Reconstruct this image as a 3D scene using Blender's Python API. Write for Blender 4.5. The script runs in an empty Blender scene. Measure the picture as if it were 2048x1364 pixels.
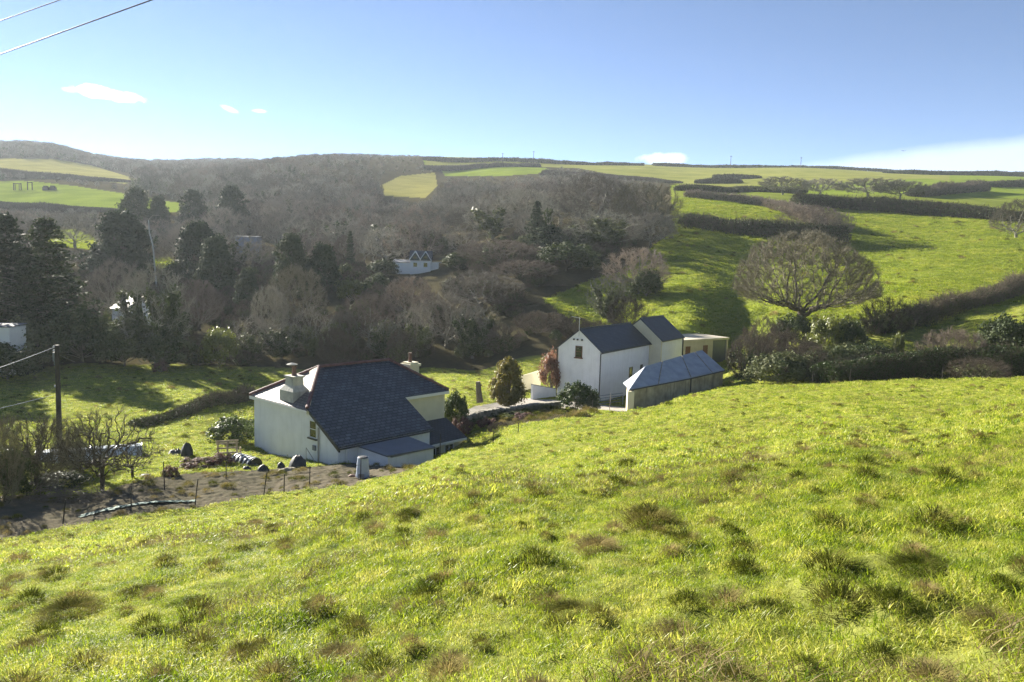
import bpy, math, random
import numpy as np
from mathutils import Vector, Matrix
R = math.radians
sc = bpy.context.scene
COL = sc.collection
# ------------------------------------------------------------------ camera, sky, sun, exposure
FPX, PITCH, ROLL = 1492.2, 0.10604, 0.0293
cam_d = bpy.data.cameras.new("camera"); cam = bpy.data.objects.new("camera", cam_d); COL.objects.link(cam)
cam_d.sensor_width = 36.0; cam_d.lens = 36.0 * FPX / 2048.0
cam_d.clip_start = 0.1; cam_d.clip_end = 20000
CF = Vector((0, math.cos(PITCH), -math.sin(PITCH)))
CU0 = Vector((0, math.sin(PITCH), math.cos(PITCH))); CR0 = Vector((1, 0, 0))
CR = CR0 * math.cos(ROLL) + CU0 * math.sin(ROLL)          # the phone was held a little off level
CU = CU0 * math.cos(ROLL) - CR0 * math.sin(ROLL)
cam.matrix_world = Matrix(((CR.x, CU.x, -CF.x, 0), (CR.y, CU.y, -CF.y, 0), (CR.z, CU.z, -CF.z, 0), (0, 0, 0, 1)))
sc.camera = cam
SUN_AZ, SUN_EL = -42.5, 20.5                               # degrees: left of the view direction (+Y), above the horizon
SUN_DIR = Vector((math.sin(R(SUN_AZ)) * math.cos(R(SUN_EL)), math.cos(R(SUN_AZ)) * math.cos(R(SUN_EL)), math.sin(R(SUN_EL))))
sd = bpy.data.lights.new("sun", "SUN"); sun = bpy.data.objects.new("sun", sd); COL.objects.link(sun)
sd.energy = 5.0; sd.angle = R(0.5); sd.color = (1.0, 0.93, 0.80)
sun.rotation_euler = (-SUN_DIR).to_track_quat('-Z', 'Y').to_euler()
sc.view_settings.view_transform = 'Standard'; sc.view_settings.look = 'None'
sc.view_settings.exposure = 2.06; sc.view_settings.gamma = 1.0
SKY_STRENGTH = 0.05
sc.render.engine = 'CYCLES'
cy = sc.cycles
cy.use_denoising = True; cy.denoising_prefilter = "NONE"
cy.max_bounces = 6; cy.diffuse_bounces = 3; cy.glossy_bounces = 2; cy.transmission_bounces = 4; cy.transparent_max_bounces = 8
cy.volume_bounces = 1; cy.sample_clamp_indirect = 6.0
cy.use_adaptive_sampling = False; sc.render.filter_size = 1.3

def ray(px, py):
    a = (px - 1024) / FPX; b = (682 - py) / FPX
    d = CF + CR * a + CU * b
    return d
def P(px, py, Y):
    d = ray(px, py); return d * (Y / d.y)
def project(x, y, z):
    x, y, z = np.asarray(x, float), np.asarray(y, float), np.asarray(z, float)
    a = x * CR.x + y * CR.y + z * CR.z; b = x * CU.x + y * CU.y + z * CU.z; d = x * CF.x + y * CF.y + z * CF.z
    d = np.where(d < 1e-3, 1e-3, d)
    return 1024 + FPX * a / d, 682 - FPX * b / d

# world: Nishita sky with a few thin clouds
W = bpy.data.worlds.new("World"); sc.world = W; W.use_nodes = True
nt = W.node_tree; N = nt.nodes; L = nt.links
for n in list(N): N.remove(n)
wo = N.new('ShaderNodeOutputWorld'); bg = N.new('ShaderNodeBackground'); sky = N.new('ShaderNodeTexSky')
sky.sky_type = 'NISHITA'; sky.sun_disc = False; sky.sun_elevation = R(SUN_EL); sky.sun_rotation = R(SUN_AZ)
sky.air_density = 0.45; sky.dust_density = 0.0; sky.ozone_density = 2.5; sky.altitude = 0
bg.inputs[1].default_value = SKY_STRENGTH
tc = N.new('ShaderNodeTexCoord')
wn = N.new('ShaderNodeTexNoise'); wn.inputs['Scale'].default_value = 38; wn.inputs['Detail'].default_value = 6; wn.inputs['Roughness'].default_value = 0.6
L.new(tc.outputs['Generated'], wn.inputs['Vector'])
last = sky.outputs[0]
def vm(op, a, b):
    n = N.new('ShaderNodeVectorMath'); n.operation = op
    for i, s in enumerate((a, b)):
        if s is None: continue
        if isinstance(s, (tuple, Vector)): n.inputs[i].default_value = tuple(s)
        else: L.new(s, n.inputs[i])
    return n
def mt(op, a, b=None, c=None, clamp=False):
    n = N.new('ShaderNodeMath'); n.operation = op; n.use_clamp = clamp
    for i, s in enumerate((a, b, c)):
        if s is None: continue
        if isinstance(s, (int, float)): n.inputs[i].default_value = s
        else: L.new(s, n.inputs[i])
    return n.outputs[0]
def cloud(px, py, w, h, tilt, amount, rough, col):
    global last
    d = ray(px, py).normalized()
    rt = d.cross(Vector((0, 0, 1))).normalized(); up = rt.cross(d)
    a = rt * math.cos(tilt) + up * math.sin(tilt); b = up * math.cos(tilt) - rt * math.sin(tilt)
    u = mt('MULTIPLY', vm('DOT_PRODUCT', vm('SUBTRACT', tc.outputs['Generated'], d).outputs[0], a).outputs['Value'], FPX / w)
    v = mt('MULTIPLY', vm('DOT_PRODUCT', vm('SUBTRACT', tc.outputs['Generated'], d).outputs[0], b).outputs['Value'], FPX / h)
    front = mt('GREATER_THAN', vm('DOT_PRODUCT', tc.outputs['Generated'], d).outputs['Value'], 0.0)
    r2 = mt('ADD', mt('MULTIPLY', u, u), mt('MULTIPLY', v, v))
    r2 = mt('ADD', r2, mt('MULTIPLY', mt('SUBTRACT', wn.outputs['Fac'], 0.5), rough))
    m = mt('SUBTRACT', 1.0, r2, clamp=True)
    m = mt('MULTIPLY', mt('MULTIPLY', mt('SMOOTH_MIN', mt('MULTIPLY', m, 1.8), 1.0, 0.3), amount), front)
    mx = N.new('ShaderNodeMix'); mx.data_type = 'RGBA'
    L.new(m, mx.inputs['Factor']); L.new(last, mx.inputs['A']); mx.inputs['B'].default_value = (*col, 1)
    last = mx.outputs['Result']
cw = 9.0
cloud(216, 188, 62, 12, -0.08, 0.95, 2.4, (cw*1.25, cw*1.22, cw*1.12))
cloud(140, 180, 14, 5, -0.1, 0.35, 2.6, (cw, cw, cw))
cloud(520, 222, 16, 4, 0.0, 0.55, 2.2, (cw*.9, cw*.92, cw))
cloud(458, 218, 16, 5, -0.3, 0.4, 2.6, (cw*.9, cw*.92, cw))
cloud(1330, 318, 50, 12, 0.0, 0.5, 3.0, (cw*.75, cw*.8, cw*.9))
cloud(1960, 352, 480, 62, 0.06, 0.45, 0.25, (cw*.72, cw*.78, cw*.88))
L.new(last, bg.inputs[0]); L.new(bg.outputs[0], wo.inputs[0])

# ------------------------------------------------------------------ helpers
def tag(o, label=None, cat=None, group=None, kind=None):
    if label: o['label'] = label
    if cat: o['category'] = cat
    if group: o['group'] = group
    if kind: o['kind'] = kind
    return o
def empty(name, loc, label, cat, rz=0, group=None):
    o = bpy.data.objects.new(name, None); COL.objects.link(o)
    o.location = loc; o.rotation_euler = (0, 0, rz); o.empty_display_size = 0.2
    return tag(o, label, cat, group)
def mesh_np(name, verts, polys, mats, midx=None, smooth=False):
    """polys: list of (n,k) int arrays"""
    me = bpy.data.meshes.new(name)
    verts = np.asarray(verts, np.float32); me.vertices.add(len(verts)); me.vertices.foreach_set('co', verts.ravel())
    polys = [np.asarray(p, np.int32) for p in polys if len(p)]
    tot = np.concatenate([np.full(len(p), p.shape[1], np.int32) for p in polys])
    loops = np.concatenate([p.ravel() for p in polys])
    me.loops.add(len(loops)); me.loops.foreach_set('vertex_index', loops)
    me.polygons.add(len(tot)); st = np.zeros(len(tot), np.int32); st[1:] = np.cumsum(tot)[:-1]
    me.polygons.foreach_set('loop_start', st)
    if midx is not None: me.polygons.foreach_set('material_index', np.asarray(midx, np.int32))
    me.polygons.foreach_set('use_smooth', np.full(len(tot), smooth))
    for m in mats: me.materials.append(m)
    me.update(calc_edges=True); me.validate()
    return me
def link(name, me, parent=None, label=None, cat=None, group=None, kind=None, loc=None):
    o = bpy.data.objects.new(name, me); COL.objects.link(o)
    if parent: o.parent = parent
    if loc is not None: o.location = loc
    return tag(o, label, cat, group, kind)

class MB:
    """collects solids in local coordinates; build() links them as one mesh with planar UVs in metres"""
    def __init__(s): s.v = []; s.f = []
    def add(s, vs, fs):
        b = len(s.v); s.v += [tuple(v) for v in vs]; s.f += [tuple(b + i for i in f) for f in fs]; return s
    def box(s, x0, x1, y0, y1, z0, z1):
        return s.add([(x0,y0,z0),(x1,y0,z0),(x1,y1,z0),(x0,y1,z0),(x0,y0,z1),(x1,y0,z1),(x1,y1,z1),(x0,y1,z1)],
                     [(0,3,2,1),(4,5,6,7),(0,1,5,4),(1,2,6,5),(2,3,7,6),(3,0,4,7)])
    def prism(s, poly, d):
        """closed solid: polygon swept by vector d"""
        n = len(poly); d = Vector(d); top = [Vector(p) + d for p in poly]
        return s.add([tuple(p) for p in poly] + [tuple(p) for p in top],
                     [tuple(range(n - 1, -1, -1)), tuple(range(n, 2 * n))] + [(i, (i + 1) % n, n + (i + 1) % n, n + i) for i in range(n)])
    def tube(s, pts, r, k=8, r1=None, cap=True):
        pts = [Vector(p) for p in pts]; rings = []; b = len(s.v)
        for i, p in enumerate(pts):
            t = (pts[min(i + 1, len(pts) - 1)] - pts[max(i - 1, 0)]).normalized()
            a = t.orthogonal().normalized() if i == 0 else (pa - t * pa.dot(t)).normalized()
            pa = a; c = t.cross(a)
            rr = r if r1 is None else r + (r1 - r) * i / (len(pts) - 1)
            s.v += [tuple(p + a * rr * math.cos(2*math.pi*j/k) + c * rr * math.sin(2*math.pi*j/k)) for j in range(k)]
        for i in range(len(pts) - 1):
            for j in range(k):
                s.f.append((b+i*k+j, b+i*k+(j+1)%k, b+(i+1)*k+(j+1)%k, b+(i+1)*k+j))
        if cap:
            s.f.append(tuple(b+j for j in range(k-1,-1,-1))); s.f.append(tuple(b+(len(pts)-1)*k+j for j in range(k)))
        return s
    def lathe(s, prof, c=(0,0,0), k=20):
        b = len(s.v); m = len(prof)
        for r_, z in prof: s.v += [(c[0]+r_*math.cos(2*math.pi*j/k), c[1]+r_*math.sin(2*math.pi*j/k), c[2]+z) for j in range(k)]
        for i in range(m-1):
            for j in range(k): s.f.append((b+i*k+j, b+i*k+(j+1)%k, b+(i+1)*k+(j+1)%k, b+(i+1)*k+j))
        s.f.append(tuple(b+j for j in range(k-1,-1,-1))); s.f.append(tuple(b+(m-1)*k+j for j in range(k)))
        return s
    def build(s, name, mat, parent=None, smooth=False, **kw):
        me = bpy.data.meshes.new(name); me.from_pydata(s.v, [], s.f); me.materials.append(mat); me.update()
        uv = me.uv_layers.new(name='UVMap')
        for p in me.polygons:
            n = p.normal; h = Vector((0,0,1)).cross(n)
            h = h.normalized() if h.length > 1e-3 else Vector((1,0,0)); w = n.cross(h)
            for li in p.loop_indices:
                co = me.vertices[me.loops[li].vertex_index].co; uv.data[li].uv = (co.dot(h), co.dot(w))
            p.use_smooth = smooth
        return link(name, me, parent, **kw)

def vnoise(x, y, s, seed=0):
    """value noise, numpy"""
    x = np.asarray(x, float) / s; y = np.asarray(y, float) / s
    xi = np.floor(x).astype(np.int64); yi = np.floor(y).astype(np.int64); fx = x - xi; fy = y - yi
    def hsh(a, b):
        h = (a * 374761393 + b * 668265263 + seed * 1442695041) & 0xFFFFFFFF
        h = ((h ^ (h >> 13)) * 1274126177) & 0xFFFFFFFF
        return ((h ^ (h >> 16)) & 0xFFFF) / 65535.0
    fx = fx * fx * (3 - 2 * fx); fy = fy * fy * (3 - 2 * fy)
    return (hsh(xi, yi) * (1 - fx) + hsh(xi + 1, yi) * fx) * (1 - fy) + (hsh(xi, yi + 1) * (1 - fx) + hsh(xi + 1, yi + 1) * fx) * fy

def inpoly(px, py, poly):
    px = np.asarray(px); py = np.asarray(py); c = np.zeros(px.shape, bool); n = len(poly)
    for i in range(n):
        x0, y0 = poly[i]; x1, y1 = poly[(i + 1) % n]
        if y0 == y1: continue
        cond = ((y0 > py) != (y1 > py)) & (px < (x1 - x0) * (py - y0) / (y1 - y0) + x0)
        c ^= cond
    return c

# ------------------------------------------------------------------ materials
def newmat(name):
    m = bpy.data.materials.new(name); m.use_nodes = True
    t = m.node_tree
    return m, t, t.nodes, t.links, t.nodes['Principled BSDF']
def mat_simple(name, col, rough=0.7, var=0.15, scale=3.0, bump=0.0, bscale=40, metal=0.0, spec=0.5, streak=0.0, dirt=(0.12,0.11,0.09)):
    m, t, n, l, b = newmat(name)
    b.inputs['Roughness'].default_value = rough; b.inputs['Metallic'].default_value = metal; b.inputs['Specular IOR Level'].default_value = spec
    c = n.new('ShaderNodeTexCoord'); z = n.new('ShaderNodeTexNoise'); z.inputs['Scale'].default_value = scale; z.inputs['Detail'].default_value = 6
    l.new(c.outputs['Object'], z.inputs['Vector'])
    r = n.new('ShaderNodeValToRGB'); l.new(z.outputs['Fac'], r.inputs[0])
    r.color_ramp.elements[0].position = 0.3; r.color_ramp.elements[1].position = 0.7
    r.color_ramp.elements[0].color = tuple(x * (1 - var) for x in col) + (1,); r.color_ramp.elements[1].color = tuple(min(1, x * (1 + var)) for x in col) + (1,)
    out = r.outputs[0]
    if streak:
        mp = n.new('ShaderNodeMapping'); mp.inputs['Scale'].default_value = (2.2, 2.2, 0.25); l.new(c.outputs['Object'], mp.inputs[0])
        z2 = n.new('ShaderNodeTexNoise'); z2.inputs['Scale'].default_value = 1.6; z2.inputs['Detail'].default_value = 8; z2.inputs['Roughness'].default_value = .65
        l.new(mp.outputs[0], z2.inputs['Vector'])
        r2 = n.new('ShaderNodeValToRGB'); l.new(z2.outputs['Fac'], r2.inputs[0])
        r2.color_ramp.elements[0].position = 0.5; r2.color_ramp.elements[0].color = (0,0,0,1)
        r2.color_ramp.elements[1].position = 0.78; r2.color_ramp.elements[1].color = (streak,)*3 + (1,)
        mx = n.new('ShaderNodeMix'); mx.data_type = 'RGBA'; l.new(r2.outputs[0], mx.inputs['Factor']); l.new(out, mx.inputs['A']); mx.inputs['B'].default_value = (*dirt, 1)
        out = mx.outputs['Result']
    l.new(out, b.inputs['Base Color'])
    if bump:
        z3 = n.new('ShaderNodeTexNoise'); z3.inputs['Scale'].default_value = bscale; z3.inputs['Detail'].default_value = 4; l.new(c.outputs['Object'], z3.inputs['Vector'])
        bp = n.new('ShaderNodeBump'); bp.inputs['Strength'].default_value = bump; bp.inputs['Distance'].default_value = 0.05; l.new(z3.outputs['Fac'], bp.inputs['Height']); l.new(bp.outputs[0], b.inputs['Normal'])
    return m
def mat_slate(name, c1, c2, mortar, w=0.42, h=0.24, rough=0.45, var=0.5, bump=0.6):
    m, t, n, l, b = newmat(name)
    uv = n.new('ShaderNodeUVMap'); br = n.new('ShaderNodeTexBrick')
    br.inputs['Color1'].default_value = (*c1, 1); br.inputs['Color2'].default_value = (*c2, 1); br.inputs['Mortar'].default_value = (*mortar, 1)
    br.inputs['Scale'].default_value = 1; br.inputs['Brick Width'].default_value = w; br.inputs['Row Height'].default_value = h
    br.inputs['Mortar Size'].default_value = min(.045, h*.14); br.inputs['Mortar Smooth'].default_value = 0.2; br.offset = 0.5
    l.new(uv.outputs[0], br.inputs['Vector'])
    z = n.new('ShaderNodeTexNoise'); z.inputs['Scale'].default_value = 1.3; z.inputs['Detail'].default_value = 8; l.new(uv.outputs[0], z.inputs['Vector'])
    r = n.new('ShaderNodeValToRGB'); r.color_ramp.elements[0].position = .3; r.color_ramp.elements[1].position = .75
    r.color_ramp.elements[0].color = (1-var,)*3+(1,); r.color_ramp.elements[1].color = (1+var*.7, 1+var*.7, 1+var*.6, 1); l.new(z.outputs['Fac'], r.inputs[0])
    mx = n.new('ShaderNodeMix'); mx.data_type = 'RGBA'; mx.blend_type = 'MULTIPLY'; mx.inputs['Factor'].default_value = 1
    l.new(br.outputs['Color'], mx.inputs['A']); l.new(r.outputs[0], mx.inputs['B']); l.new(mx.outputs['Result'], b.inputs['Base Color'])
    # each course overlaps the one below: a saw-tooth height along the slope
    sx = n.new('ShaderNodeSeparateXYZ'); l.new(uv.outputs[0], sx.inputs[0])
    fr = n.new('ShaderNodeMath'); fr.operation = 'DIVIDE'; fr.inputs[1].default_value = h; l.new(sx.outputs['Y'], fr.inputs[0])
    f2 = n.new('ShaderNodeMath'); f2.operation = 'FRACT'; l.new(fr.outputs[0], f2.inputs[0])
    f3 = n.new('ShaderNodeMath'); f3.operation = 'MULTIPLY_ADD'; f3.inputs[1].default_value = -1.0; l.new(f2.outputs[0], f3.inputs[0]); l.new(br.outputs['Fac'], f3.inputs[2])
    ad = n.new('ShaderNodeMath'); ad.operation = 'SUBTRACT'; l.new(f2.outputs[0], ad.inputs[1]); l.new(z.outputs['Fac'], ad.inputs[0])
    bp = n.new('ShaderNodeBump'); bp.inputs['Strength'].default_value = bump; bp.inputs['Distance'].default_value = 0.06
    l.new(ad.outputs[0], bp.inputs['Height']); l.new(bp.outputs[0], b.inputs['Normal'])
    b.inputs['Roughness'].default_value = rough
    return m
def mat_leaf(name, c1, c2, c3=None, trans=0.35, gloss=0.25, rough=0.45, scale=0.6, objvar=0.25):
    """foliage: colour from world-space noise, plus a shift per plant"""
    m = bpy.data.materials.new(name); m.use_nodes = True; t = m.node_tree; n = t.nodes; l = t.links
    for x in list(n): n.remove(x)
    o = n.new('ShaderNodeOutputMaterial'); g = n.new('ShaderNodeNewGeometry'); z = n.new('ShaderNodeTexNoise')
    z.inputs['Scale'].default_value = scale; z.inputs['Detail'].default_value = 5; z.inputs['Roughness'].default_value = .7; l.new(g.outputs['Position'], z.inputs['Vector'])
    oi = n.new('ShaderNodeObjectInfo')
    a = n.new('ShaderNodeMath'); a.operation = 'MULTIPLY_ADD'; a.inputs[1].default_value = objvar; l.new(oi.outputs['Random'], a.inputs[0]); l.new(z.outputs['Fac'], a.inputs[2])
    s = n.new('ShaderNodeMath'); s.operation = 'SUBTRACT'; s.inputs[1].default_value = objvar / 2; l.new(a.outputs[0], s.inputs[0])
    r = n.new('ShaderNodeValToRGB'); l.new(s.outputs[0], r.inputs[0])
    r.color_ramp.elements[0].position = .3; r.color_ramp.elements[0].color = (*c1, 1)
    r.color_ramp.elements[1].position = .7; r.color_ramp.elements[1].color = (*(c3 or c2), 1)
    if c3:
        e = r.color_ramp.elements.new(.5); e.color = (*c2, 1)
    b = n.new('ShaderNodeBsdfPrincipled'); l.new(r.outputs[0], b.inputs['Base Color']); b.inputs['Roughness'].default_value = rough; b.inputs['Specular IOR Level'].default_value = gloss
    tr = n.new('ShaderNodeBsdfTranslucent'); hs = n.new('ShaderNodeHueSaturation'); hs.inputs['Saturation'].default_value = 1.1; hs.inputs['Value'].default_value = 1.3
    l.new(r.outputs[0], hs.inputs['Color']); l.new(hs.outputs[0], tr.inputs[0])
    mx = n.new('ShaderNodeMixShader'); mx.inputs[0].default_value = trans; l.new(b.outputs[0], mx.inputs[1]); l.new(tr.outputs[0], mx.inputs[2]); l.new(mx.outputs[0], o.inputs[0])
    return m
M = {}
M['bark_pale'] = mat_leaf('bark_pale', (.15,.14,.115), (.28,.265,.22), trans=0, gloss=.1, rough=.85, scale=.8, objvar=.3)
M['hedge_twig'] = mat_leaf('hedge_twig', (.075,.062,.048), (.165,.135,.105), trans=0, gloss=.05, rough=.9, scale=.7, objvar=.4)
M['bark_dark'] = mat_leaf('bark_dark', (.05,.042,.03), (.10,.085,.06), trans=0, gloss=.15, rough=.8, scale=.8, objvar=.2)
M['bark_brown'] = mat_leaf('bark_brown', (.155,.138,.112), (.28,.25,.205), trans=0, gloss=.15, rough=.8, scale=.5, objvar=.9)
M['bark_red'] = mat_leaf('bark_red', (.17,.138,.112), (.30,.245,.195), trans=0, gloss=.15, rough=.8, scale=.5, objvar=.9)
M['bark_grey'] = mat_leaf('bark_grey', (.18,.17,.14), (.33,.31,.25), trans=0, gloss=.2, rough=.8, scale=.5, objvar=.9)
M['bark_olive'] = mat_leaf('bark_olive', (.10,.09,.062), (.20,.18,.125), trans=0, gloss=.2, rough=.8, scale=.5, objvar=.4)
M['ivy'] = mat_leaf('ivy', (.026,.042,.014), (.062,.080,.030), (.155,.165,.08), trans=.15, gloss=.12, rough=.6, scale=.8)
M['laurel'] = mat_leaf('laurel', (.025,.045,.012), (.045,.075,.018), (.09,.12,.03), trans=.15, gloss=.2, rough=.55, scale=1.2)
M['yellowgreen'] = mat_leaf('yellowgreen', (.06,.08,.015), (.12,.14,.03), (.18,.19,.05), trans=.3, gloss=.4, rough=.45, scale=1.2)
M['conifer'] = mat_leaf('conifer', (.036,.052,.030), (.056,.076,.040), (.085,.10,.05), trans=.08, gloss=.04, rough=.7, scale=.5)
M['spruce'] = mat_leaf('spruce', (.040,.054,.033), (.062,.08,.042), (.10,.11,.055), trans=.1, gloss=.04, rough=.7, scale=.6)
M['gold'] = mat_leaf('gold', (.12,.11,.03), (.22,.185,.055), (.34,.28,.09), trans=.25, gloss=.25, rough=.6, scale=1.5)
M['redleaf'] = mat_leaf('redleaf', (.13,.06,.04), (.19,.095,.065), (.27,.19,.13), trans=.3, gloss=.3, rough=.6, scale=2)
M['heather'] = mat_leaf('heather', (.10,.055,.05), (.16,.09,.08), (.12,.12,.04), trans=.2, gloss=.2, rough=.7, scale=2)
M['grass'] = mat_leaf('grass', (.105,.16,.020), (.275,.33,.045), (.45,.435,.12), trans=.5, gloss=.2, rough=.45, scale=1.7, objvar=.35)
M['grass_far'] = mat_leaf('grass_far', (.12,.165,.020), (.20,.245,.032), (.29,.30,.06), trans=.5, gloss=.2, rough=.5, scale=.12, objvar=.3)
M['straw'] = mat_leaf('straw', (.13,.095,.05), (.22,.17,.09), (.31,.25,.135), trans=.3, gloss=.0, rough=.9, scale=2)
M['tussock'] = mat_leaf('tussock', (.07,.085,.016), (.15,.14,.04), (.27,.22,.10), trans=.3, gloss=.0, rough=.9, scale=5, objvar=.5)
M['white'] = mat_simple('white_render', (.80,.81,.82), .75, .05, 1.2, .25, 25, streak=.25, dirt=(.42,.43,.38))
M['cream'] = mat_simple('cream_render', (.70,.65,.47), .8, .06, 1.2, .25, 25, streak=.15, dirt=(.40,.36,.24))
M['dirtywhite'] = mat_simple('weathered_render', (.46,.45,.40), .85, .2, 2.0, .5, 12, streak=.7, dirt=(.14,.13,.11))
M['oldwall'] = mat_simple('old_stone_wall', (.38,.33,.23), .9, .3, 1.6, .8, 9, streak=.85, dirt=(.07,.065,.06))
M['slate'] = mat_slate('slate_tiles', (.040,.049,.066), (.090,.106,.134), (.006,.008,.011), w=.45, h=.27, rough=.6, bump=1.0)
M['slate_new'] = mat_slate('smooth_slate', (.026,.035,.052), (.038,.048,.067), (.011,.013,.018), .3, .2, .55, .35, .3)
M['lit_slate'] = mat_slate('slate_sun_sheen', (.17,.15,.14), (.22,.19,.175), (.09,.08,.075), .35, .22, .5)  # paler copy of the slate: sun sheen and glare put into the colour
M['felt'] = mat_simple('roofing_felt', (.12,.135,.16), .8, .12, 1.5, .1, 60)
M['redtile'] = mat_simple('red_ridge_tile', (.14,.06,.058), .7, .3, 4)
M['fascia'] = mat_simple('white_paint', (.78,.78,.76), .5, .03, 2)
M['black'] = mat_simple('black_plastic', (.018,.019,.022), .45, .2, 3)
M['darkglass'] = mat_simple('window_glass', (.02,.024,.03), .08, .1, 3, spec=.8)
M['brownwood'] = mat_simple('brown_door', (.13,.045,.025), .6, .2, 5)
M['terracotta'] = mat_simple('terracotta_pot', (.15,.08,.06), .8, .2, 5)
M['corr'] = None
M['concrete'] = mat_simple('concrete', (.36,.35,.32), .9, .15, .8, .3, 20)
M['wood'] = mat_simple('weathered_wood', (.20,.16,.115), .85, .25, 6, .3, 30)
M['palewood'] = mat_simple('pale_wood', (.42,.34,.22), .8, .2, 6)
M['garagedoor'] = mat_simple('dark_door', (.07,.085,.12), .5, .1, 2)
M['beige'] = mat_simple('beige_render', (.50,.45,.36), .85, .1, 1.5, .3, 20, streak=.3, dirt=(.3,.26,.2))
M['sunlit_trunk'] = mat_simple('sunlit_wood', (.48,.47,.43), .8, .15, 3)  # pale tone stands for sun falling on the trunk
M['pole'] = mat_simple('creosoted_pole', (.03,.026,.023), .8, .3, 4)
M['binplastic'] = mat_simple('pale_blue_plastic', (.34,.40,.50), .5, .08, 3)
M['greyplastic'] = mat_simple('grey_plastic', (.16,.18,.22), .5, .1, 3)
M['metal'] = mat_simple('galvanised', (.45,.47,.50), .4, .1, 3, metal=.6)
M['wire'] = mat_simple('cable', (.05,.05,.055), .5, .1, 3)
M['wire_pale'] = mat_simple('pale_cable', (.28,.29,.31), .35, .1, 3)
M['cloche'] = mat_simple('plastic_sheet', (.55,.62,.66), .3, .15, 1.5)
M['net'] = mat_simple('green_net', (.05,.12,.095), .8, .25, 3)
M['tarp'] = mat_simple('dark_tarpaulin', (.02,.026,.03), .6, .3, 2, .3, 4)
M['stone'] = mat_simple('stone', (.26,.24,.19), .9, .35, 4, .6, 8)
M['bluegrey'] = mat_simple('blue_grey_sheet', (.16,.20,.27), .5, .15, 2)
M['brick'] = mat_slate('brick', (.18,.09,.06), (.14,.07,.05), (.2,.17,.14), .22, .075, .85, .3, .2)
# ------------------------------------------------------------------ terrain: one sheet, heights fitted through surveyed points
CT = []   # (t = X/Y, lnY, slope value (z+1.6)/Y)
def cp(px, py, Y):
    p = P(px, py, Y); CT.append((p.x / Y, math.log(Y), (p.z + 1.6) / Y))
def cz(px, z, Y):
    t = (px - 1024) / FPX; CT.append((t, math.log(Y), (z + 1.6) / Y))
def near_s(t):
    return -(0.20 - np.where(np.asarray(t) < 0, 0.2, 0.15) * np.asarray(t))
for t in (-.9, -.68, -.45, -.22, 0, .22, .45, .68, .9):
    for Y in (1, 2.2, 5, 10, 17):
        CT.append((t, math.log(Y), float(near_s(t))))
for t in (-.9,): CT.append((t, math.log(26), float(near_s(t))))
for a in [  # the near field's far edge
    (0,1075,28),(150,1052,29.5),(270,1022,31.5),(390,1012,33),(560,985,36),(725,958,38.5),(830,938,40),(920,900,42),(1000,885,43.5),(1100,842,46.5),(1200,825,49),(1300,818,51),
    (1380,795,52),(1450,777,54),(1580,771,56),(1700,766,56),(1820,760,56),(1950,757,55),(2048,757,53),
    # inside it
    (1024,1000,19.5),(1024,920,33),(1500,900,21),(1500,820,36),(1850,900,17),(1900,815,30),(600,1060,24),(1250,850,41),
    # garden soil
    (0,1005,33),(100,985,36),(270,962,37),(450,958,39),(600,934,42),(680,931,42.5),(760,930,42.5),
    # lawn and valley floor, left
    (330,915,46),(350,895,49),(150,850,58),(420,808,66),(150,770,76),(250,738,90),(440,772,79),(60,740,92),(300,860,56),(470,880,55),
    # behind the cottage, yard
    (900,762,80),(1050,745,86),(960,722,100),(700,735,98),(1120,806,69),(1000,815,65.5),(1200,815,67),(1255,822,61.5),(960,850,56),(900,830,60),
    # right: hollow and rise
    (1750,692,80),(1850,672,84),(2000,622,90),(1610,655,92),(1520,645,100),(1400,632,106),(1300,640,110),(1830,642,88),(2048,590,102),(2048,640,80),(1950,660,78),
    (1330,560,135),(1450,500,160),(1700,570,125),(1900,520,140),(2040,510,140),(1750,430,215),(1950,442,200),(1450,412,215),(1350,392,240),(1560,450,185),
    (1900,382,330),(1600,347,520),(1200,342,560),(1800,347,600),(2040,357,500),(2000,388,330),(1350,367,420),(1650,382,330),(1450,385,300),
    (1290,331,680),(1000,322,660),(1600,335,720),(2048,356,780),(1850,349,720),
    # woods
    (830,548,168),(600,500,220),(700,420,330),(600,332,520),(820,375,430),(900,345,560),(1000,405,300),(1100,362,450),(900,455,240),(1000,560,135),(1000,640,112),(1200,620,116),(1100,640,108),(1200,470,185),(1200,400,260),(1300,430,215),
    (700,640,115),(500,600,140),(300,560,170),(300,480,240),(450,440,300),(100,480,230),(200,390,400),(50,412,360),(100,362,470),(100,350,540),(0,312,700),(200,345,620),(100,305,760),(200,330,800),(330,335,950),(430,330,1050),(500,345,700),(850,322,640),(0,560,150),(0,680,104),(450,700,104),(800,700,104)]:
    cp(*a)
for a in [ # hidden ground
    (560,-13.3,47),(660,-13.2,46.5),(760,-13.3,46.5),(850,-13.9,50),(900,-14.1,54),(930,-13.6,54),(700,-14.2,62),(480,-13.5,52),(850,-14.2,64),(960,-13.3,50),
    (1456,-12.3,98.5),(1400,-12.5,96),(1475,-11.9,104),(1420,-12.2,101),(1150,-13.4,74),(1250,-13.3,84),(1330,-13.0,92),(1420,-12.2,96),(1300,-11.9,60),(1380,-11.3,64),(1450,-11.0,68),(1480,-11.6,84),
    (1450,-10.2,60),(1580,-10.2,64),(1700,-10.0,64),(1820,-9.6,64),(1950,-9.2,63),(2048,-8.8,62),(1650,-9.3,74)]:
    cz(*a)
for t, v1, v2 in ((-.85,.115,.08),(-.6,.11,.08),(-.4,.10,.075),(-.2,.11,.08),(0,.112,.08),(.3,.115,.085),(.6,.115,.085),(.85,.115,.085)):
    CT.append((t, math.log(1500), v1)); CT.append((t, math.log(3500), v2))
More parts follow.
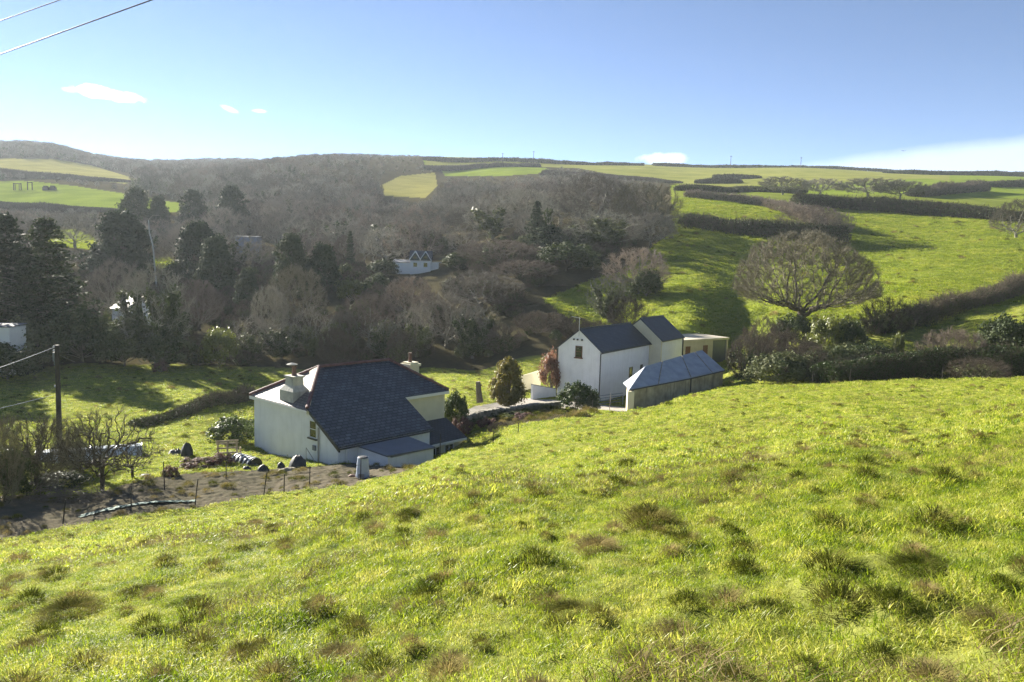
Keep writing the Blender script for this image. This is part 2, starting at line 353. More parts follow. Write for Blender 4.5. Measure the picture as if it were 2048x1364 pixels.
for px, v, Y in ((-330,-.19,60),(-330,-.15,95),(-330,-.02,200),(-330,.1,500),(2400,-.10,55),(2400,-.06,85),(2400,.03,150),(2400,.1,400)):
    CT.append(((px-1024)/FPX, math.log(Y), v))
CT = np.array(CT)
TS = 4.0
def tpsk(r2): return 0.5 * r2 * np.log(r2 + 1e-12)
_A = np.stack([CT[:,0]*TS, CT[:,1]], 1)
_n = len(_A)
_K = tpsk(((_A[:,None]-_A[None])**2).sum(-1)) + np.eye(_n) * 0.004
_Pm = np.concatenate([np.ones((_n,1)), _A], 1)
_S = np.zeros((_n+3,_n+3)); _S[:_n,:_n] = _K; _S[:_n,_n:] = _Pm; _S[_n:,:_n] = _Pm.T
_w = np.linalg.solve(_S, np.concatenate([CT[:,2], np.zeros(3)]))
GT = np.linspace(-.9, .9, 361); GL = np.linspace(0, math.log(3500), 620)
_g = np.zeros((len(GT), len(GL)))
for i, t in enumerate(GT):
    q = np.stack([np.full(len(GL), t*TS), GL], 1)
    _g[i] = tpsk(((q[:,None]-_A[None])**2).sum(-1)) @ _w[:_n] + _w[_n] + q @ _w[_n+1:]
def H0(x, y):
    x = np.asarray(x, float); y = np.asarray(y, float)
    Yc = np.maximum(y, 1.0)
    t = np.clip(x / np.maximum(Yc, np.abs(x)/.9*1.0), -.9, .9)
    Ye = np.where(np.abs(x) > .9*Yc, np.maximum(Yc, np.abs(x)/.9), Yc)
    l = np.log(Ye)
    fi = np.clip((t + .9) / 1.8 * (len(GT)-1), 0, len(GT)-1.001); fj = np.clip(l / GL[-1] * (len(GL)-1), 0, len(GL)-1.001)
    i = fi.astype(int); j = fj.astype(int); a = fi - i; b = fj - j
    v = (_g[i,j]*(1-b)+_g[i,j+1]*b)*(1-a) + (_g[i+1,j]*(1-b)+_g[i+1,j+1]*b)*a
    z = -1.6 + Ye * v
    # behind the viewer the hillside goes on rising
    zp = -1.6 + 50*np.tanh((-0.20 * y + np.where(x < 0, .2, .15) * x)/50)
    k = np.clip((y - 1.0) / 4.0, 0, 1); k = np.where(np.abs(x) > y*.9, np.clip((np.hypot(x, np.maximum(y,0)) - 2)/6, 0, 1) * (y > -5*0), k)
    z = np.where(y <= 0, zp, zp*(1-k) + z*k)
    return z
rng = np.random.default_rng(7)
# tussocks of the near field
TUS = []
for _ in range(900):
    Y = 3.2 + 52 * rng.random()**1.1; t = rng.uniform(-.78, .78)
    TUS.append((t*Y, Y, rng.uniform(.05,.13)+.12*rng.random()**4, rng.uniform(.015,.05)))
TUS = np.array(TUS)
# (px, py of its foot, width in px, height factor)
BIGT = [(1300,1055,115,1.0),(1195,1108,95,.8),(818,1040,48,1.0),(815,1215,62,1.0),(1350,1255,95,.9),(1425,1012,66,.7),(490,1310,85,1.0),(275,1195,75,.8),(55,1305,75,.9),(140,1235,130,.6),(1145,1225,100,.7),(680,1320,110,.9),(1275,1315,90,.8),(510,1052,36,.9),(1515,905,38,.8),(1990,1250,120,.8),(1545,1205,80,.6),(1840,1160,130,.6)]
def ground_hit(px, py, y0=2):
    d = ray(px, py); Y = 2.0; prev = None
    ys = np.geomspace(y0, 2000, 6000); zz = H0(d.x/d.y*ys, ys) - d.z/d.y*ys
    i = int(np.argmax(zz > 0)); return ys[i]
BIG = []
for px, py, w, hf in BIGT:
    Y = ground_hit(px, py); p = P(px, py, Y); BIG.append((p.x, p.y, w/FPX*Y*.5, hf))
def inview_edge(Y): return (Y < 60)
def bumps(x, y):
    r = np.hypot(x, y)
    fade = np.clip((62 - r)/8, 0, 1)
    b = (vnoise(x,y,1.7,1)-.5)*.11 + (vnoise(x,y,.75,2)-.5)*.10 + (vnoise(x,y,.33,3)-.5)*.10
    return b * fade
def tusbump(x, y):
    """dense evaluation through a bucket grid"""
    out = np.zeros(x.shape); 
    cell = 0.6
    key = (np.floor(x/cell).astype(np.int64)+2000)*10000 + np.floor(y/cell).astype(np.int64)+2000
    order = np.argsort(key, kind='stable'); ks = key[order]
    allt = [(a,b,c,d) for a,b,c,d in TUS] + [(a,b,c*.8,c*.10*hf) for a,b,c,hf in BIG]
    for tx, ty, tr, th in allt:
        n = int(math.ceil(2.2*tr/cell)); cx = int(math.floor(tx/cell))+2000; cy_ = int(math.floor(ty/cell))+2000
        for ix in range(cx-n, cx+n+1):
            lo = np.searchsorted(ks, ix*10000+cy_-n); hi = np.searchsorted(ks, ix*10000+cy_+n, side='right')
            if hi > lo:
                idx = order[lo:hi]; out[idx] += th*np.exp(-(((x[idx]-tx)**2+(y[idx]-ty)**2)/(tr*tr*1.2))**1.4)
    return out
# zones (outlines as they lie in the photograph, with the depth they belong to)
SOIL = [(-40,1100),(-40,990),(120,990),(200,985),(300,955),(400,945),(520,940),(640,932),(720,926),(840,924),(850,930),(800,948),(700,972),(560,985),(400,1015),(250,1032),(120,1058),(0,1078)]
YARD = [(905,834),(950,812),(1040,797),(1075,798),(1115,800),(1190,808),(1262,816),(1262,826),(1190,822),(1110,819),(1040,820),(990,822),(940,834)]
BED = [(900,850),(905,838),(940,832),(1000,822),(1110,820),(1190,824),(1190,832),(1120,838),(1060,848),(990,852),(940,848)]
CLEAR = [(760,372),(800,352),(870,345),(875,372),(850,396),(770,392)]
FIELDS = [(CLEAR,3),([(845,318),(960,318),(960,328),(850,330)],1),([(880,336),(960,332),(1090,335),(1110,345),(1000,352),(890,352)],1),
 ([(1075,322),(1300,326),(1500,334),(1700,336),(1900,345),(1900,362),(1850,357),(1500,372),(1400,378),(1340,366),(1240,352),(1150,335)],2),
 ([(-60,362),(60,362),(150,372),(270,390),(330,402),(390,408),(390,425),(330,425),(230,418),(150,412),(-60,414)],1),
 ([(-60,316),(110,318),(180,330),(280,360),(250,368),(160,356),(60,345),(-60,330)],3),
 ([(90,458),(150,458),(190,475),(190,500),(90,490)],1),([(300,515),(345,515),(360,535),(320,540)],1),
 ([(300,408),(400,405),(400,420),(300,428)],1)]
RIGHT = [(1340,370),(1500,360),(2100,340),(2100,800),(1330,800),(1170,660),(1090,600),(1180,560),(1240,545),(1350,460)]
def zones(x, y, z):
    """0 pasture, 1 green field, 2 dull field, 3 olive field, 4 woodland floor, 5 soil, 6 concrete"""
    px, py = project(x, y, z)
    Y = y; zn = np.zeros(x.shape, np.int32)
    zn[(Y > 93)] = 4
    zn[(Y > 93) & inpoly(px, py, RIGHT)] = 1
    zn[(Y > 93) & (px > 2048)] = 1
    for poly, v in FIELDS: zn[(Y > 150) & inpoly(px, py, poly)] = v
    zn[(Y > 600) & (px > 850)] = 2
    zn[(Y > 300) & (zn == 1)] = 8; zn[(Y > 300) & (zn == 2)] = 9; zn[(Y > 300) & (zn == 3)] = 10
    zn[(Y > 27) & (Y < 46.5) & inpoly(px, py, SOIL)] = 5
    zn[(Y > 44) & (Y < 75) & inpoly(px, py, YARD)] = 6
    zn[(Y > 44) & (Y < 70) & inpoly(px, py, BED)] = 7
    return zn
ang = np.concatenate([np.linspace(-180,-48,34)[:-1], np.linspace(-48,-38,40)[:-1], np.linspace(-38,38,1050)[:-1], np.linspace(38,48,40)[:-1], np.linspace(48,180,34)])
rad = np.concatenate([[0.02,.5,1.2], np.geomspace(2.0,3.6,30)[:-1], np.geomspace(3.6,66,820)[:-1], np.geomspace(66,260,190)[:-1], np.geomspace(260,1250,120)])
AA, RR = np.meshgrid(np.radians(ang), rad, indexing='ij')
TX = (RR*np.sin(AA)).ravel(); TY = (RR*np.cos(AA)).ravel()
TZ = H0(TX, TY); TZ0 = TZ.copy()
nearm = (RR.ravel() < 64) & (TY > 2)
zone = zones(TX, TY, TZ0)
grassy = nearm & (zone == 0)
TZ[grassy] += (bumps(TX[grassy], TY[grassy]) + tusbump(TX[grassy], TY[grassy]))
sm = zone == 5; TZ[sm] += (vnoise(TX[sm],TY[sm],.6,5)-.5)*.07 + (vnoise(TX[sm],TY[sm],.2,6)-.5)*.08
na, nr = len(ang), len(rad)
ii = (np.arange(na-1)[:,None]*nr + np.arange(nr-1)[None]).ravel()
quads = np.stack([ii, ii+1, ii+nr+1, ii+nr], 1)
PAL = np.array([(.18,.20,.05),(.175,.215,.038),(.20,.21,.05),(.20,.19,.055),(.062,.056,.034),(.118,.108,.082),(.33,.32,.29),(.045,.042,.025),(.17,.23,.03),(.22,.235,.06),(.26,.25,.08)])
gm, t_, n_, l_, b_ = newmat('ground')
at = n_.new('ShaderNodeAttribute'); at.attribute_name = 'cover'
g_ = n_.new('ShaderNodeNewGeometry')
def tnoise(s, d=6, r=.6):
    z = n_.new('ShaderNodeTexNoise'); z.inputs['Scale'].default_value = s; z.inputs['Detail'].default_value = d; z.inputs['Roughness'].default_value = r; l_.new(g_.outputs['Position'], z.inputs['Vector']); return z
z1 = tnoise(.05); z2 = tnoise(1.4, 6, .7)
ad = n_.new('ShaderNodeMath'); ad.operation = 'ADD'; l_.new(z1.outputs['Fac'], ad.inputs[0]); l_.new(z2.outputs['Fac'], ad.inputs[1])
rp = n_.new('ShaderNodeValToRGB'); hf_ = n_.new('ShaderNodeMath'); hf_.operation = 'MULTIPLY'; hf_.inputs[1].default_value = .5; l_.new(ad.outputs[0], hf_.inputs[0]); l_.new(hf_.outputs[0], rp.inputs[0])
rp.color_ramp.elements[0].position = .35; rp.color_ramp.elements[0].color = (.62,.66,.6,1); rp.color_ramp.elements[1].position = .65; rp.color_ramp.elements[1].color = (1.4,1.3,1.3,1)
mx = n_.new('ShaderNodeMix'); mx.data_type = 'RGBA'; mx.blend_type = 'MULTIPLY'; mx.inputs['Factor'].default_value = 1
l_.new(at.outputs['Color'], mx.inputs['A']); l_.new(rp.outputs[0], mx.inputs['B']); l_.new(mx.outputs['Result'], b_.inputs['Base Color'])
b_.inputs['Roughness'].default_value = 1.0; b_.inputs['Specular IOR Level'].default_value = 0.0
z3 = tnoise(1.1, 8, .75); bp = n_.new('ShaderNodeBump'); bp.inputs['Strength'].default_value = .6; bp.inputs['Distance'].default_value = .15
l_.new(z3.outputs['Fac'], bp.inputs['Height']); l_.new(bp.outputs[0], b_.inputs['Normal'])
gme = mesh_np('ground', np.stack([TX,TY,TZ],1), [quads], [gm], smooth=True)
ca = gme.color_attributes.new('cover', 'FLOAT_COLOR', 'POINT')
cc = np.ones((len(TX),4), np.float32); cc[:,:3] = PAL[zone]; ca.data.foreach_set('color', cc.ravel())
link('ground', gme, kind='structure')
del AA, RR, cc

def Hs(x, y): return float(H0(np.array([x]), np.array([y]))[0])
def place(px, Y, extra=0.0):
    """point of the ground seen in column px at depth Y"""
    py = 700.0
    for _ in range(5):
        p = P(px, py, Y); z = Hs(p.x, Y); _, q = project(p.x, Y, z); py = float(q)
    return Vector((p.x, Y, z + extra))

# ------------------------------------------------------------------ grass (one stuff object, tufts set out on points)
def blades(n, rad_, lmin, lmax, w, droop, seed, up=.9, nseg=3, center=False, domeh=0.0):
    g = np.random.default_rng(seed)
    a = g.uniform(0,2*np.pi,n); r = rad_*np.sqrt(g.random(n)); bx = r*np.cos(a); by = r*np.sin(a)
    d = g.uniform(0,2*np.pi,n) if not center else a + g.normal(0,.5,n)
    ln = g.uniform(lmin,lmax,n); lean = g.uniform(.1,.9,n)*droop
    dx, dy = np.cos(d), np.sin(d); sx, sy = -dy, dx
    V = []; bz = domeh*(1-(r/rad_)**2)
    for k in range(nseg+1):
        f = k/nseg
        hor = ln*(lean*f + droop*.5*f*f); ver = bz + ln*(up*f - droop*.38*f*f*f)
        ww = w*(1-f)**.7*.5 if k < nseg else 0*w
        cx = bx+dx*hor; cyy = by+dy*hor; cz_ = ver-.015
        if k < nseg:
            V.append(np.stack([cx-sx*ww, cyy-sy*ww, cz_],1)); V.append(np.stack([cx+sx*ww, cyy+sy*ww, cz_],1))
        else: V.append(np.stack([cx,cyy,cz_],1))
    m = 2*nseg+1
    V = np.stack(V,1).reshape(-1,3); base = np.arange(n)*m
    q = np.concatenate([np.stack([base+2*k, base+2*k+1, base+2*k+3, base+2*k+2],1) for k in range(nseg-1)])
    tr = np.stack([base+2*nseg-2, base+2*nseg-1, base+2*nseg],1)
    return V, q, tr
gcol = bpy.data.collections.new('grass_tufts')
def tuft(name, mat, *a, **k):
    V, q, tr = blades(*a, **k); me = mesh_np(name, V, [q, tr], [mat]); o = bpy.data.objects.new(name, me); gcol.objects.link(o)
for i in range(4): tuft('g%02d'%i, M['grass'], 62, .17, .035, .105, .0072, .75, 10+i)               # 0-3 near
for i in range(4): tuft('g%02d'%(4+i), M['grass'], 58, .27, .04, .11, .016, .7, 20+i)             # 4-7 mid
for i in range(3): tuft('g%02d'%(8+i), M['grass_far'], 46, .8, .14, .30, .07, .5, 30+i, nseg=2)   # 8-10 far
for i in range(2): tuft('g%02d'%(11+i), M['straw'], 26, .2, .05, .14, .004, 1.3, 40+i)           # 11-12 straw
for i in range(3): tuft('g%02d'%(13+i), M['tussock'], 300, .17, .08, .18, .008, 1.0, 50+i, center=True, domeh=.13)  # 13-15 tussock
pts = []; idx = []; scl = []
def scatter(n, y0, y1, tlim, ids, smin, smax, allow, seed, pw=2.0, thr=0, pad=0):
    g = np.random.default_rng(seed)
    y = (y0**pw + (y1**pw-y0**pw)*g.random(n))**(1/pw); x = g.uniform(-1, 1, n)*(tlim*y+pad)
    z = H0(x,y); zn = zones(x,y,z); k = np.isin(zn, allow)
    pxx, pyy = project(x,y,z)
    k &= ((pxx > -150) & (pxx < 2200)) | (np.abs(x) < .72*y+pad)
    if thr: k &= (vnoise(x,y,2.6,21)*.6+vnoise(x,y,.8,22)*.4) > thr
    x, y, z = x[k], y[k], z[k]
    nm = (np.hypot(x,y) < 64); z[nm] += bumps(x[nm],y[nm]) + tusbump(x[nm],y[nm])
    pts.append(np.stack([x,y,z],1)); idx.append(g.choice(ids, len(x))); scl.append(g.uniform(smin,smax,len(x))*(.45+.75*vnoise(x,y,1.1,9)+.4*vnoise(x,y,.35,19)))
scatter(58000, 1.6, 14, .8, [0,1,2,3], .6, 1.05, [0], 1, pad=6)
scatter(66000, 12, 57, .78, [4,5,6,7], .65, 1.15, [0], 2, pad=6)
scatter(19000, 46, 92, .78, [4,5,6,7], 1.1, 1.8, [0], 3)
scatter(9000, 3.2, 15, .8, [11,12], .7, 1.4, [0], 4, thr=.55)
scatter(16000, 14, 55, .78, [11,12], 1., 2.0, [0], 5, thr=.58)
scatter(90000, 90, 235, .75, [8,9,10], .55, 1.1, [1], 6)
pts.append(np.stack([TUS[:,0],TUS[:,1],H0(TUS[:,0],TUS[:,1])+bumps(TUS[:,0],TUS[:,1])+TUS[:,3]*.7],1)); idx.append(rng.choice([13,14,15],len(TUS))); scl.append(TUS[:,2]/.2*.95)
scatter(500, 92, 215, .75, [13,14,15], 1.6, 3.0, [1], 8)
scatter(900, 27, 47, .78, [11,12,13,14], .7, 1.5, [5], 10)
scatter(1200, 44, 70, .3, [13,14,15,11], 1.0, 2.4, [7], 12)
scatter(350, 46, 92, .78, [13,14,15], .8, 1.6, [0], 9)
def gn_scatter(name, pts, idx, scl, coll, label, cat=None, tilt=.25, rotz=True, zs=None):
    me = bpy.data.meshes.new(name); me.vertices.add(len(pts)); me.vertices.foreach_set('co', np.asarray(pts, np.float32).ravel())
    g = np.random.default_rng(99)
    a = me.attributes.new('idx','INT','POINT'); a.data.foreach_set('value', np.asarray(idx, np.int32))
    s3 = np.stack([scl, scl, scl if zs is None else zs],1).astype(np.float32)
    a = me.attributes.new('scl','FLOAT_VECTOR','POINT'); a.data.foreach_set('vector', s3.ravel())
    rot = np.stack([g.uniform(-tilt,tilt,len(pts)), g.uniform(-tilt,tilt,len(pts)), g.uniform(0,6.28,len(pts))],1).astype(np.float32)
    a = me.attributes.new('rot','FLOAT_VECTOR','POINT'); a.data.foreach_set('vector', rot.ravel())
    o = link(name, me, label=label, kind='stuff')
    ng = bpy.data.node_groups.new(name,'GeometryNodeTree'); ng.interface.new_socket('Geometry',in_out='INPUT',socket_type='NodeSocketGeometry'); ng.interface.new_socket('Geometry',in_out='OUTPUT',socket_type='NodeSocketGeometry')
    n = ng.nodes; l = ng.links; gi = n.new('NodeGroupInput'); go = n.new('NodeGroupOutput'); ip = n.new('GeometryNodeInstanceOnPoints'); ci = n.new('GeometryNodeCollectionInfo')
    ci.inputs['Collection'].default_value = coll; ci.inputs['Separate Children'].default_value = True; ci.inputs['Reset Children'].default_value = True
    def na_(nm, ty):
        x = n.new('GeometryNodeInputNamedAttribute'); x.data_type = ty; x.inputs['Name'].default_value = nm; return [s for s in x.outputs if s.enabled][0]
    l.new(gi.outputs[0], ip.inputs['Points']); l.new(ci.outputs[0], ip.inputs['Instance']); ip.inputs['Pick Instance'].default_value = True
    l.new(na_('idx','INT'), ip.inputs['Instance Index']); l.new(na_('rot','FLOAT_VECTOR'), ip.inputs['Rotation']); l.new(na_('scl','FLOAT_VECTOR'), ip.inputs['Scale'])
    l.new(ip.outputs[0], go.inputs[0]); o.modifiers.new('tufts','NODES').node_group = ng
    return o
gn_scatter('pasture_grass', np.concatenate(pts), np.concatenate(idx), np.concatenate(scl), gcol, 'tufty yellow-green pasture grass covering the near slope and the fields beyond')
# ------------------------------------------------------------------ the white cottage
cot = empty('cottage', (-12.81, 47.0, -15.3), 'white rendered cottage with a big hipped dark slate roof sweeping low at the back', 'cottage', rz=.848)
EV, RD, Lc, Wc = 5.51, 7.51, 11.83, 6.85
sl = 2.0/3.42                                   # roof pitch
# walls
m = MB()
m.prism([(0,Wc,0),(0,Wc,EV),(0,0,EV),(0,-3.06,EV-3.06*sl),(0,-3.06,0)], (.3,0,0))
m.build('side_wall', M['white'], cot)
MB().box(.3,Lc,Wc-.3,Wc,0,EV).build('front_wall', M['white'], cot)
MB().prism([(Lc,0,0),(Lc,Wc-.3,0),(Lc,Wc-.3,EV),(Lc,0,EV)], (-.3,0,0)).build('end_wall', M['cream'], cot)
MB().box(7.57,Lc-.3,0,.3,0,EV).build('rear_wall', M['cream'], cot)
m = MB(); m.box(.3,7.57,-3.06,-2.8,0,EV-3.06*sl-.02); m.build('low_rear_wall', M['white'], cot)
MB().prism([(7.27,-2.8,0),(7.27,.3,0),(7.27,.3,EV-.05),(7.27,0,EV-.05),(7.27,-2.8,EV-2.8*sl-.05)], (.3,0,0)).build('cross_wall', M['cream'], cot)
# roof planes, each a slab
o_ = .22
hl, hr = 3.0, 2.66
A0=(hl,3.42,RD); A1=(Lc-hr,3.42,RD)
def eavez(d): return EV - d*sl
m = MB(); m.prism([A0,(-o_*.9,-o_*.0-.0,EV+.0),(-.12,-3.06-o_,EV-(3.06+o_)*sl),(7.67,-3.06-o_,EV-(3.06+o_)*sl),(7.67,-o_,EV-o_*sl),(Lc+o_,-o_,EV-o_*sl),A1], (0,0,.11))
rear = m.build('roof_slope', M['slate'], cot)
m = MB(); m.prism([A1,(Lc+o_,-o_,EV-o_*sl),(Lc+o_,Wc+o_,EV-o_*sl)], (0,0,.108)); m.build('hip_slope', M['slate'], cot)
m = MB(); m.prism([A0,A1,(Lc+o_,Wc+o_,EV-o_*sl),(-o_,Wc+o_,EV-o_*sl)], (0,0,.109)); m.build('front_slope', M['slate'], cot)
m = MB(); m.prism([A0,(-o_,Wc+o_,EV-o_*sl),(-o_,-.02,EV-o_*.66)], (0,0,.107)); m.build('pale_hip_slope', M['lit_slate'], cot, label='hip slope with the light it catches put into its pale slate colour')  # lighter than the other slopes: sun sheen is in its colour
# ridge and hip tiles
def ridge(a, b, nm='ridge_tile', mat='redtile', r=.13, z=.12):
    a = Vector(a)+Vector((0,0,z)); b = Vector(b)+Vector((0,0,z)); n = max(2,int((b-a).length/.42)); mm = MB()
    for i in range(n):
        mm.tube([a+(b-a)*(i/n+.002), a+(b-a)*((i+.97)/n)], r, 8, r*.9)
    return mm.build(nm, M[mat], cot)
ridge(A0, A1, 'ridge_tiles'); ridge(A0, (-o_*.9,0,EV), 'hip_tiles'); ridge(A1,(Lc+o_,-o_,EV-o_*sl),'hip_tiles'); ridge(A0,(-o_,Wc+o_,EV-o_*sl),'hip_tiles'); ridge(A1,(Lc+o_,Wc+o_,EV-o_*sl),'hip_tiles')
# lead flashing beside the sunny hip: a pale strip
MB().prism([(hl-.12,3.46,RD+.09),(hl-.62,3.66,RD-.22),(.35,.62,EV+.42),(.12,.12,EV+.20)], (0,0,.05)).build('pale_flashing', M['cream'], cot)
# fascias and gutters
m = MB(); m.box(7.7,Lc+.2,-.30,-.22,EV-.30,EV-.10); m.build('fascia', M['fascia'], cot)
m = MB(); m.box(-.26,-.2,.0,Wc+.2,EV-.28,EV-.08); m.build('fascia', M['fascia'], cot)
MB().tube([(-.1,-3.36,EV-3.4*sl+.02),(7.7,-3.36,EV-3.4*sl+.02)], .06, 8).build('gutter', M['black'], cot)
MB().prism([(-.13,-.1,EV-.28),(-.13,-3.3,EV-3.3*sl-.24),(-.13,-3.3,EV-3.3*sl-.02),(-.13,-.1,EV-.04)], (.12,0,0)).build('barge_board', M['black'], cot)
MB().tube([(-.07,-1.05,0),(-.07,-1.05,EV-1.0)], .05, 8).build('drain_pipe', M['concrete'], cot)
MB().tube([(.6,-3.14,0),(.6,-3.14,EV-3.3*sl-.1)], .045, 8).build('drain_pipe', M['fascia'], cot)
# window in the gable side
def window(par, plane, a0, a1, z0, z1, depth=.08, frame='fascia', bars=1, sill='black', out=-1, pos=0, mull=0):
    """window on plane x=pos ('x') or y=pos ('y'); out = side the outside lies on"""
    e = .06; m = MB()
    def bx(mm, u0,u1,d0,d1,w0,w1):
        d0, d1 = sorted((pos+out*d0, pos+out*d1))
        if plane == 'x': mm.box(d0,d1,u0,u1,w0,w1)
        else: mm.box(u0,u1,d0,d1,w0,w1)
    bx(m,a0,a0+e,-.02,depth*.6,z0,z1); bx(m,a1-e,a1,-.02,depth*.6,z0,z1); bx(m,a0+e,a1-e,-.02,depth*.6,z1-e,z1); bx(m,a0+e,a1-e,-.02,depth*.6,z0,z0+e)
    for i in range(mull):
        c = a0+(a1-a0)*(i+1)/(mull+1); bx(m,c-.025,c+.025,-.02,depth*.5,z0+e,z1-e)
    for i in range(bars): 
        c = z0+(z1-z0)*(i+1)/(bars+1); bx(m,a0+e,a1-e,-.02,depth*.45,c-.02,c+.02)
    w = m.build('window', M[frame], par)
    g = MB(); bx(g,a0+e*.9,a1-e*.9,-.02,.012,z0+e*.9,z1-e*.9); g.build('pane', M['darkglass'], w)
    s = MB(); bx(s,a0-.08,a1+.08,-.02,.14,z0-.09,z0-.002); s.build('sill', M[sill], w)
    return w
window(cot,'x',-.80,.02,3.72,4.86)
MB().box(-.1,.02,-.72,-.42,2.95,3.28).build('wall_vent', M['greyplastic'], cot)
# lean-to with felted roof
m = MB(); m.prism([(1.35,-3.3,EV-3.3*sl-.14),(5.35,-3.3,EV-3.3*sl-.14),(5.2,-6.25,3.27),(1.25,-6.25,3.40)], (0,0,.09)); m.build('lean_to_roof', M['felt'], cot)
m = MB(); m.prism([(1.45,-3.06,0),(1.45,-6.1,0),(1.45,-6.1,3.36),(1.45,-3.06,3.42)], (.2,0,0)); m.prism([(5.0,-3.06,0),(5.0,-6.1,0),(5.0,-6.1,3.24),(5.0,-3.06,3.38)], (.15,0,0)); m.box(1.65,5.0,-6.1,-5.9,0,3.25); m.build('lean_to_wall', M['white'], cot)
# slate-roofed porch at the right
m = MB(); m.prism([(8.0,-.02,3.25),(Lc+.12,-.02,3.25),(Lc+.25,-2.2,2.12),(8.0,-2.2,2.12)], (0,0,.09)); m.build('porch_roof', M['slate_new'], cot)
m = MB(); m.box(8.15,Lc,-2.0,-1.8,0,2.1); m.box(8.15,8.35,-1.8,0,0,2.1); m.box(Lc-.2,Lc,-1.8,0,0,2.1); m.build('porch_wall', M['cream'], cot)
MB().box(8.0,Lc+.2,-2.29,-2.2,2.0,2.16).build('porch_fascia', M['fascia'], cot)
window(cot,'y',8.7,9.55,.85,1.9,out=-1,pos=-2.0,bars=0,mull=1); window(cot,'y',10.0,10.9,.85,1.9,out=-1,pos=-2.0,bars=0,mull=1)
# chimneys
ch = MB().prism([(.0,1.95,EV-.2),(1.25,1.95,EV-.2),(1.25,3.55,EV-.2),(.0,3.55,EV-.2)],(0,0,1.0)).prism([(.0,1.95,EV+.80),(1.25,1.95,EV+.80),(1.25,3.55,EV+.80),(.0,3.55,EV+.80)],(0,0,.02))
b0 = len(ch.v); ch.v += [(.0,1.95,EV+.822),(1.25,1.95,EV+.822),(1.25,3.55,EV+.822),(.0,3.55,EV+.822),(.22,2.25,EV+1.18),(1.0,2.25,EV+1.18),(1.0,3.25,EV+1.18),(.22,3.25,EV+1.18),(.24,2.28,EV+1.70),(.98,2.28,EV+1.70),(.98,3.22,EV+1.70),(.24,3.22,EV+1.70)]
for k in (0,4):
    for j in range(4): ch.f.append((b0+k+j,b0+k+(j+1)%4,b0+k+4+(j+1)%4,b0+k+4+j))
ch.f.append((b0+8,b0+9,b0+10,b0+11)); ch.box(.16,1.06,2.2,3.3,EV+1.702,EV+1.81)
ck = ch.build('chimney', M['dirtywhite'], cot, label='stout stepped whitewashed chimney')
MB().lathe([(.17,0),(.2,.05),(.15,.1),(.14,.55),(.18,.58),(.18,.64)],(.6,2.75,EV+1.812)).build('chimney_pot', M['terracotta'], ck)
MB().tube([(.6,2.75,EV+2.4),(.6,2.75,EV+2.56)],.02,6).lathe([(.02,0),(.34,-.06),(.36,-.02),(.05,.08)],(.5,2.85,EV+2.58)).build('cowl', M['concrete'], ck)
c2 = MB().box(10.75,11.65,2.75,3.75,EV+.1,EV+1.5).box(10.65,11.75,2.65,3.85,EV+1.502,EV+1.68).box(10.78,11.62,2.8,3.7,EV+1.682,EV+1.8).build('chimney', M['cream'], cot, label='square cream chimney behind the far hip')
MB().lathe([(.14,0),(.16,.05),(.12,.1),(.1,.62),(.14,.66),(.14,.72)],(11.1,3.2,EV+1.802)).build('chimney_pot', M['terracotta'], c2)
m = MB(); m.tube([(-.5,-.35,2.2),(-.5,-.35,3.15),(-.5,-2.1,1.9)],.025,6); m.tube([(-.5,-2.1,1.2),(-.5,-2.1,1.95)],.025,6); m.build('hand_rail', M['concrete'], cot)

# ------------------------------------------------------------------ the white barn-like house
bh = empty('gabled_house', (8.596, 72.0, -13.6), 'tall white rendered gabled house with dark slate roof and one upper window', 'house', rz=.986)
Lb, Wb, Eb, Rb = 11.9, 4.67, 5.18, 7.05
MB().prism([(0,Wb,-.6),(0,Wb,Eb),(0,Wb/2,Rb),(0,0,Eb),(0,0,-.6)],(.3,0,0)).build('gable_wall', M['white'], bh)
MB().box(.3,Lb,0,.3,-.6,Eb).box(.3,Lb,Wb-.3,Wb,-.6,Eb).build('side_wall', M['white'], bh)
sb = (Rb-Eb)/(Wb/2)
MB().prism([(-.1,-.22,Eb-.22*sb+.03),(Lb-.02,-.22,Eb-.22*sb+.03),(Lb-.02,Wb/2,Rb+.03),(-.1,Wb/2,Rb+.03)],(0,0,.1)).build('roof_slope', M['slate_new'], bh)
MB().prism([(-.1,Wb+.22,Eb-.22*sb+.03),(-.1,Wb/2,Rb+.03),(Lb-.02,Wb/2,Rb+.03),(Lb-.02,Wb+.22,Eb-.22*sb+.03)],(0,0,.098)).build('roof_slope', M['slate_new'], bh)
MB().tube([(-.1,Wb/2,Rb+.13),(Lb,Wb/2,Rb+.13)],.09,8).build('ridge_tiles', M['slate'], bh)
MB().tube([(-.05,-.27,Eb-.18),(Lb,-.27,Eb-.18)],.06,8).build('gutter', M['black'], bh)
MB().tube([(-.08,-.12,-.5),(-.08,-.12,Eb-.3),(-.08,-.27,Eb-.18)],.055,8).build('drain_pipe', M['black'], bh)
MB().tube([(-.08,Wb+.06,-.5),(-.08,Wb+.06,Eb-.1)],.055,8).build('drain_pipe', M['black'], bh)
window(bh,'x',1.95,2.72,4.35,5.5,out=-1,pos=0,frame='brownwood',sill='brownwood')
window(bh,'y',6.9,7.7,1.75,2.9,out=-1,pos=0,frame='black',bars=0); window(bh,'y',9.7,10.3,2.3,2.9,out=-1,pos=0,frame='black',bars=0)
ae = MB(); ae.tube([(-.12,Wb/2,Rb-.6),(-.12,Wb/2,Rb+1.3)],.025,6); ae.tube([(-.12,Wb/2-.1,Rb+1.2),(-.12,Wb/2+.9,Rb+1.35)],.018,6)
for i in range(5): ae.tube([(-.35,Wb/2+.1+.17*i,Rb+1.23+.02*i),(.1,Wb/2+.1+.17*i,Rb+1.23+.02*i)],.014,5)
ae.build('aerial', M['metal'], bh)
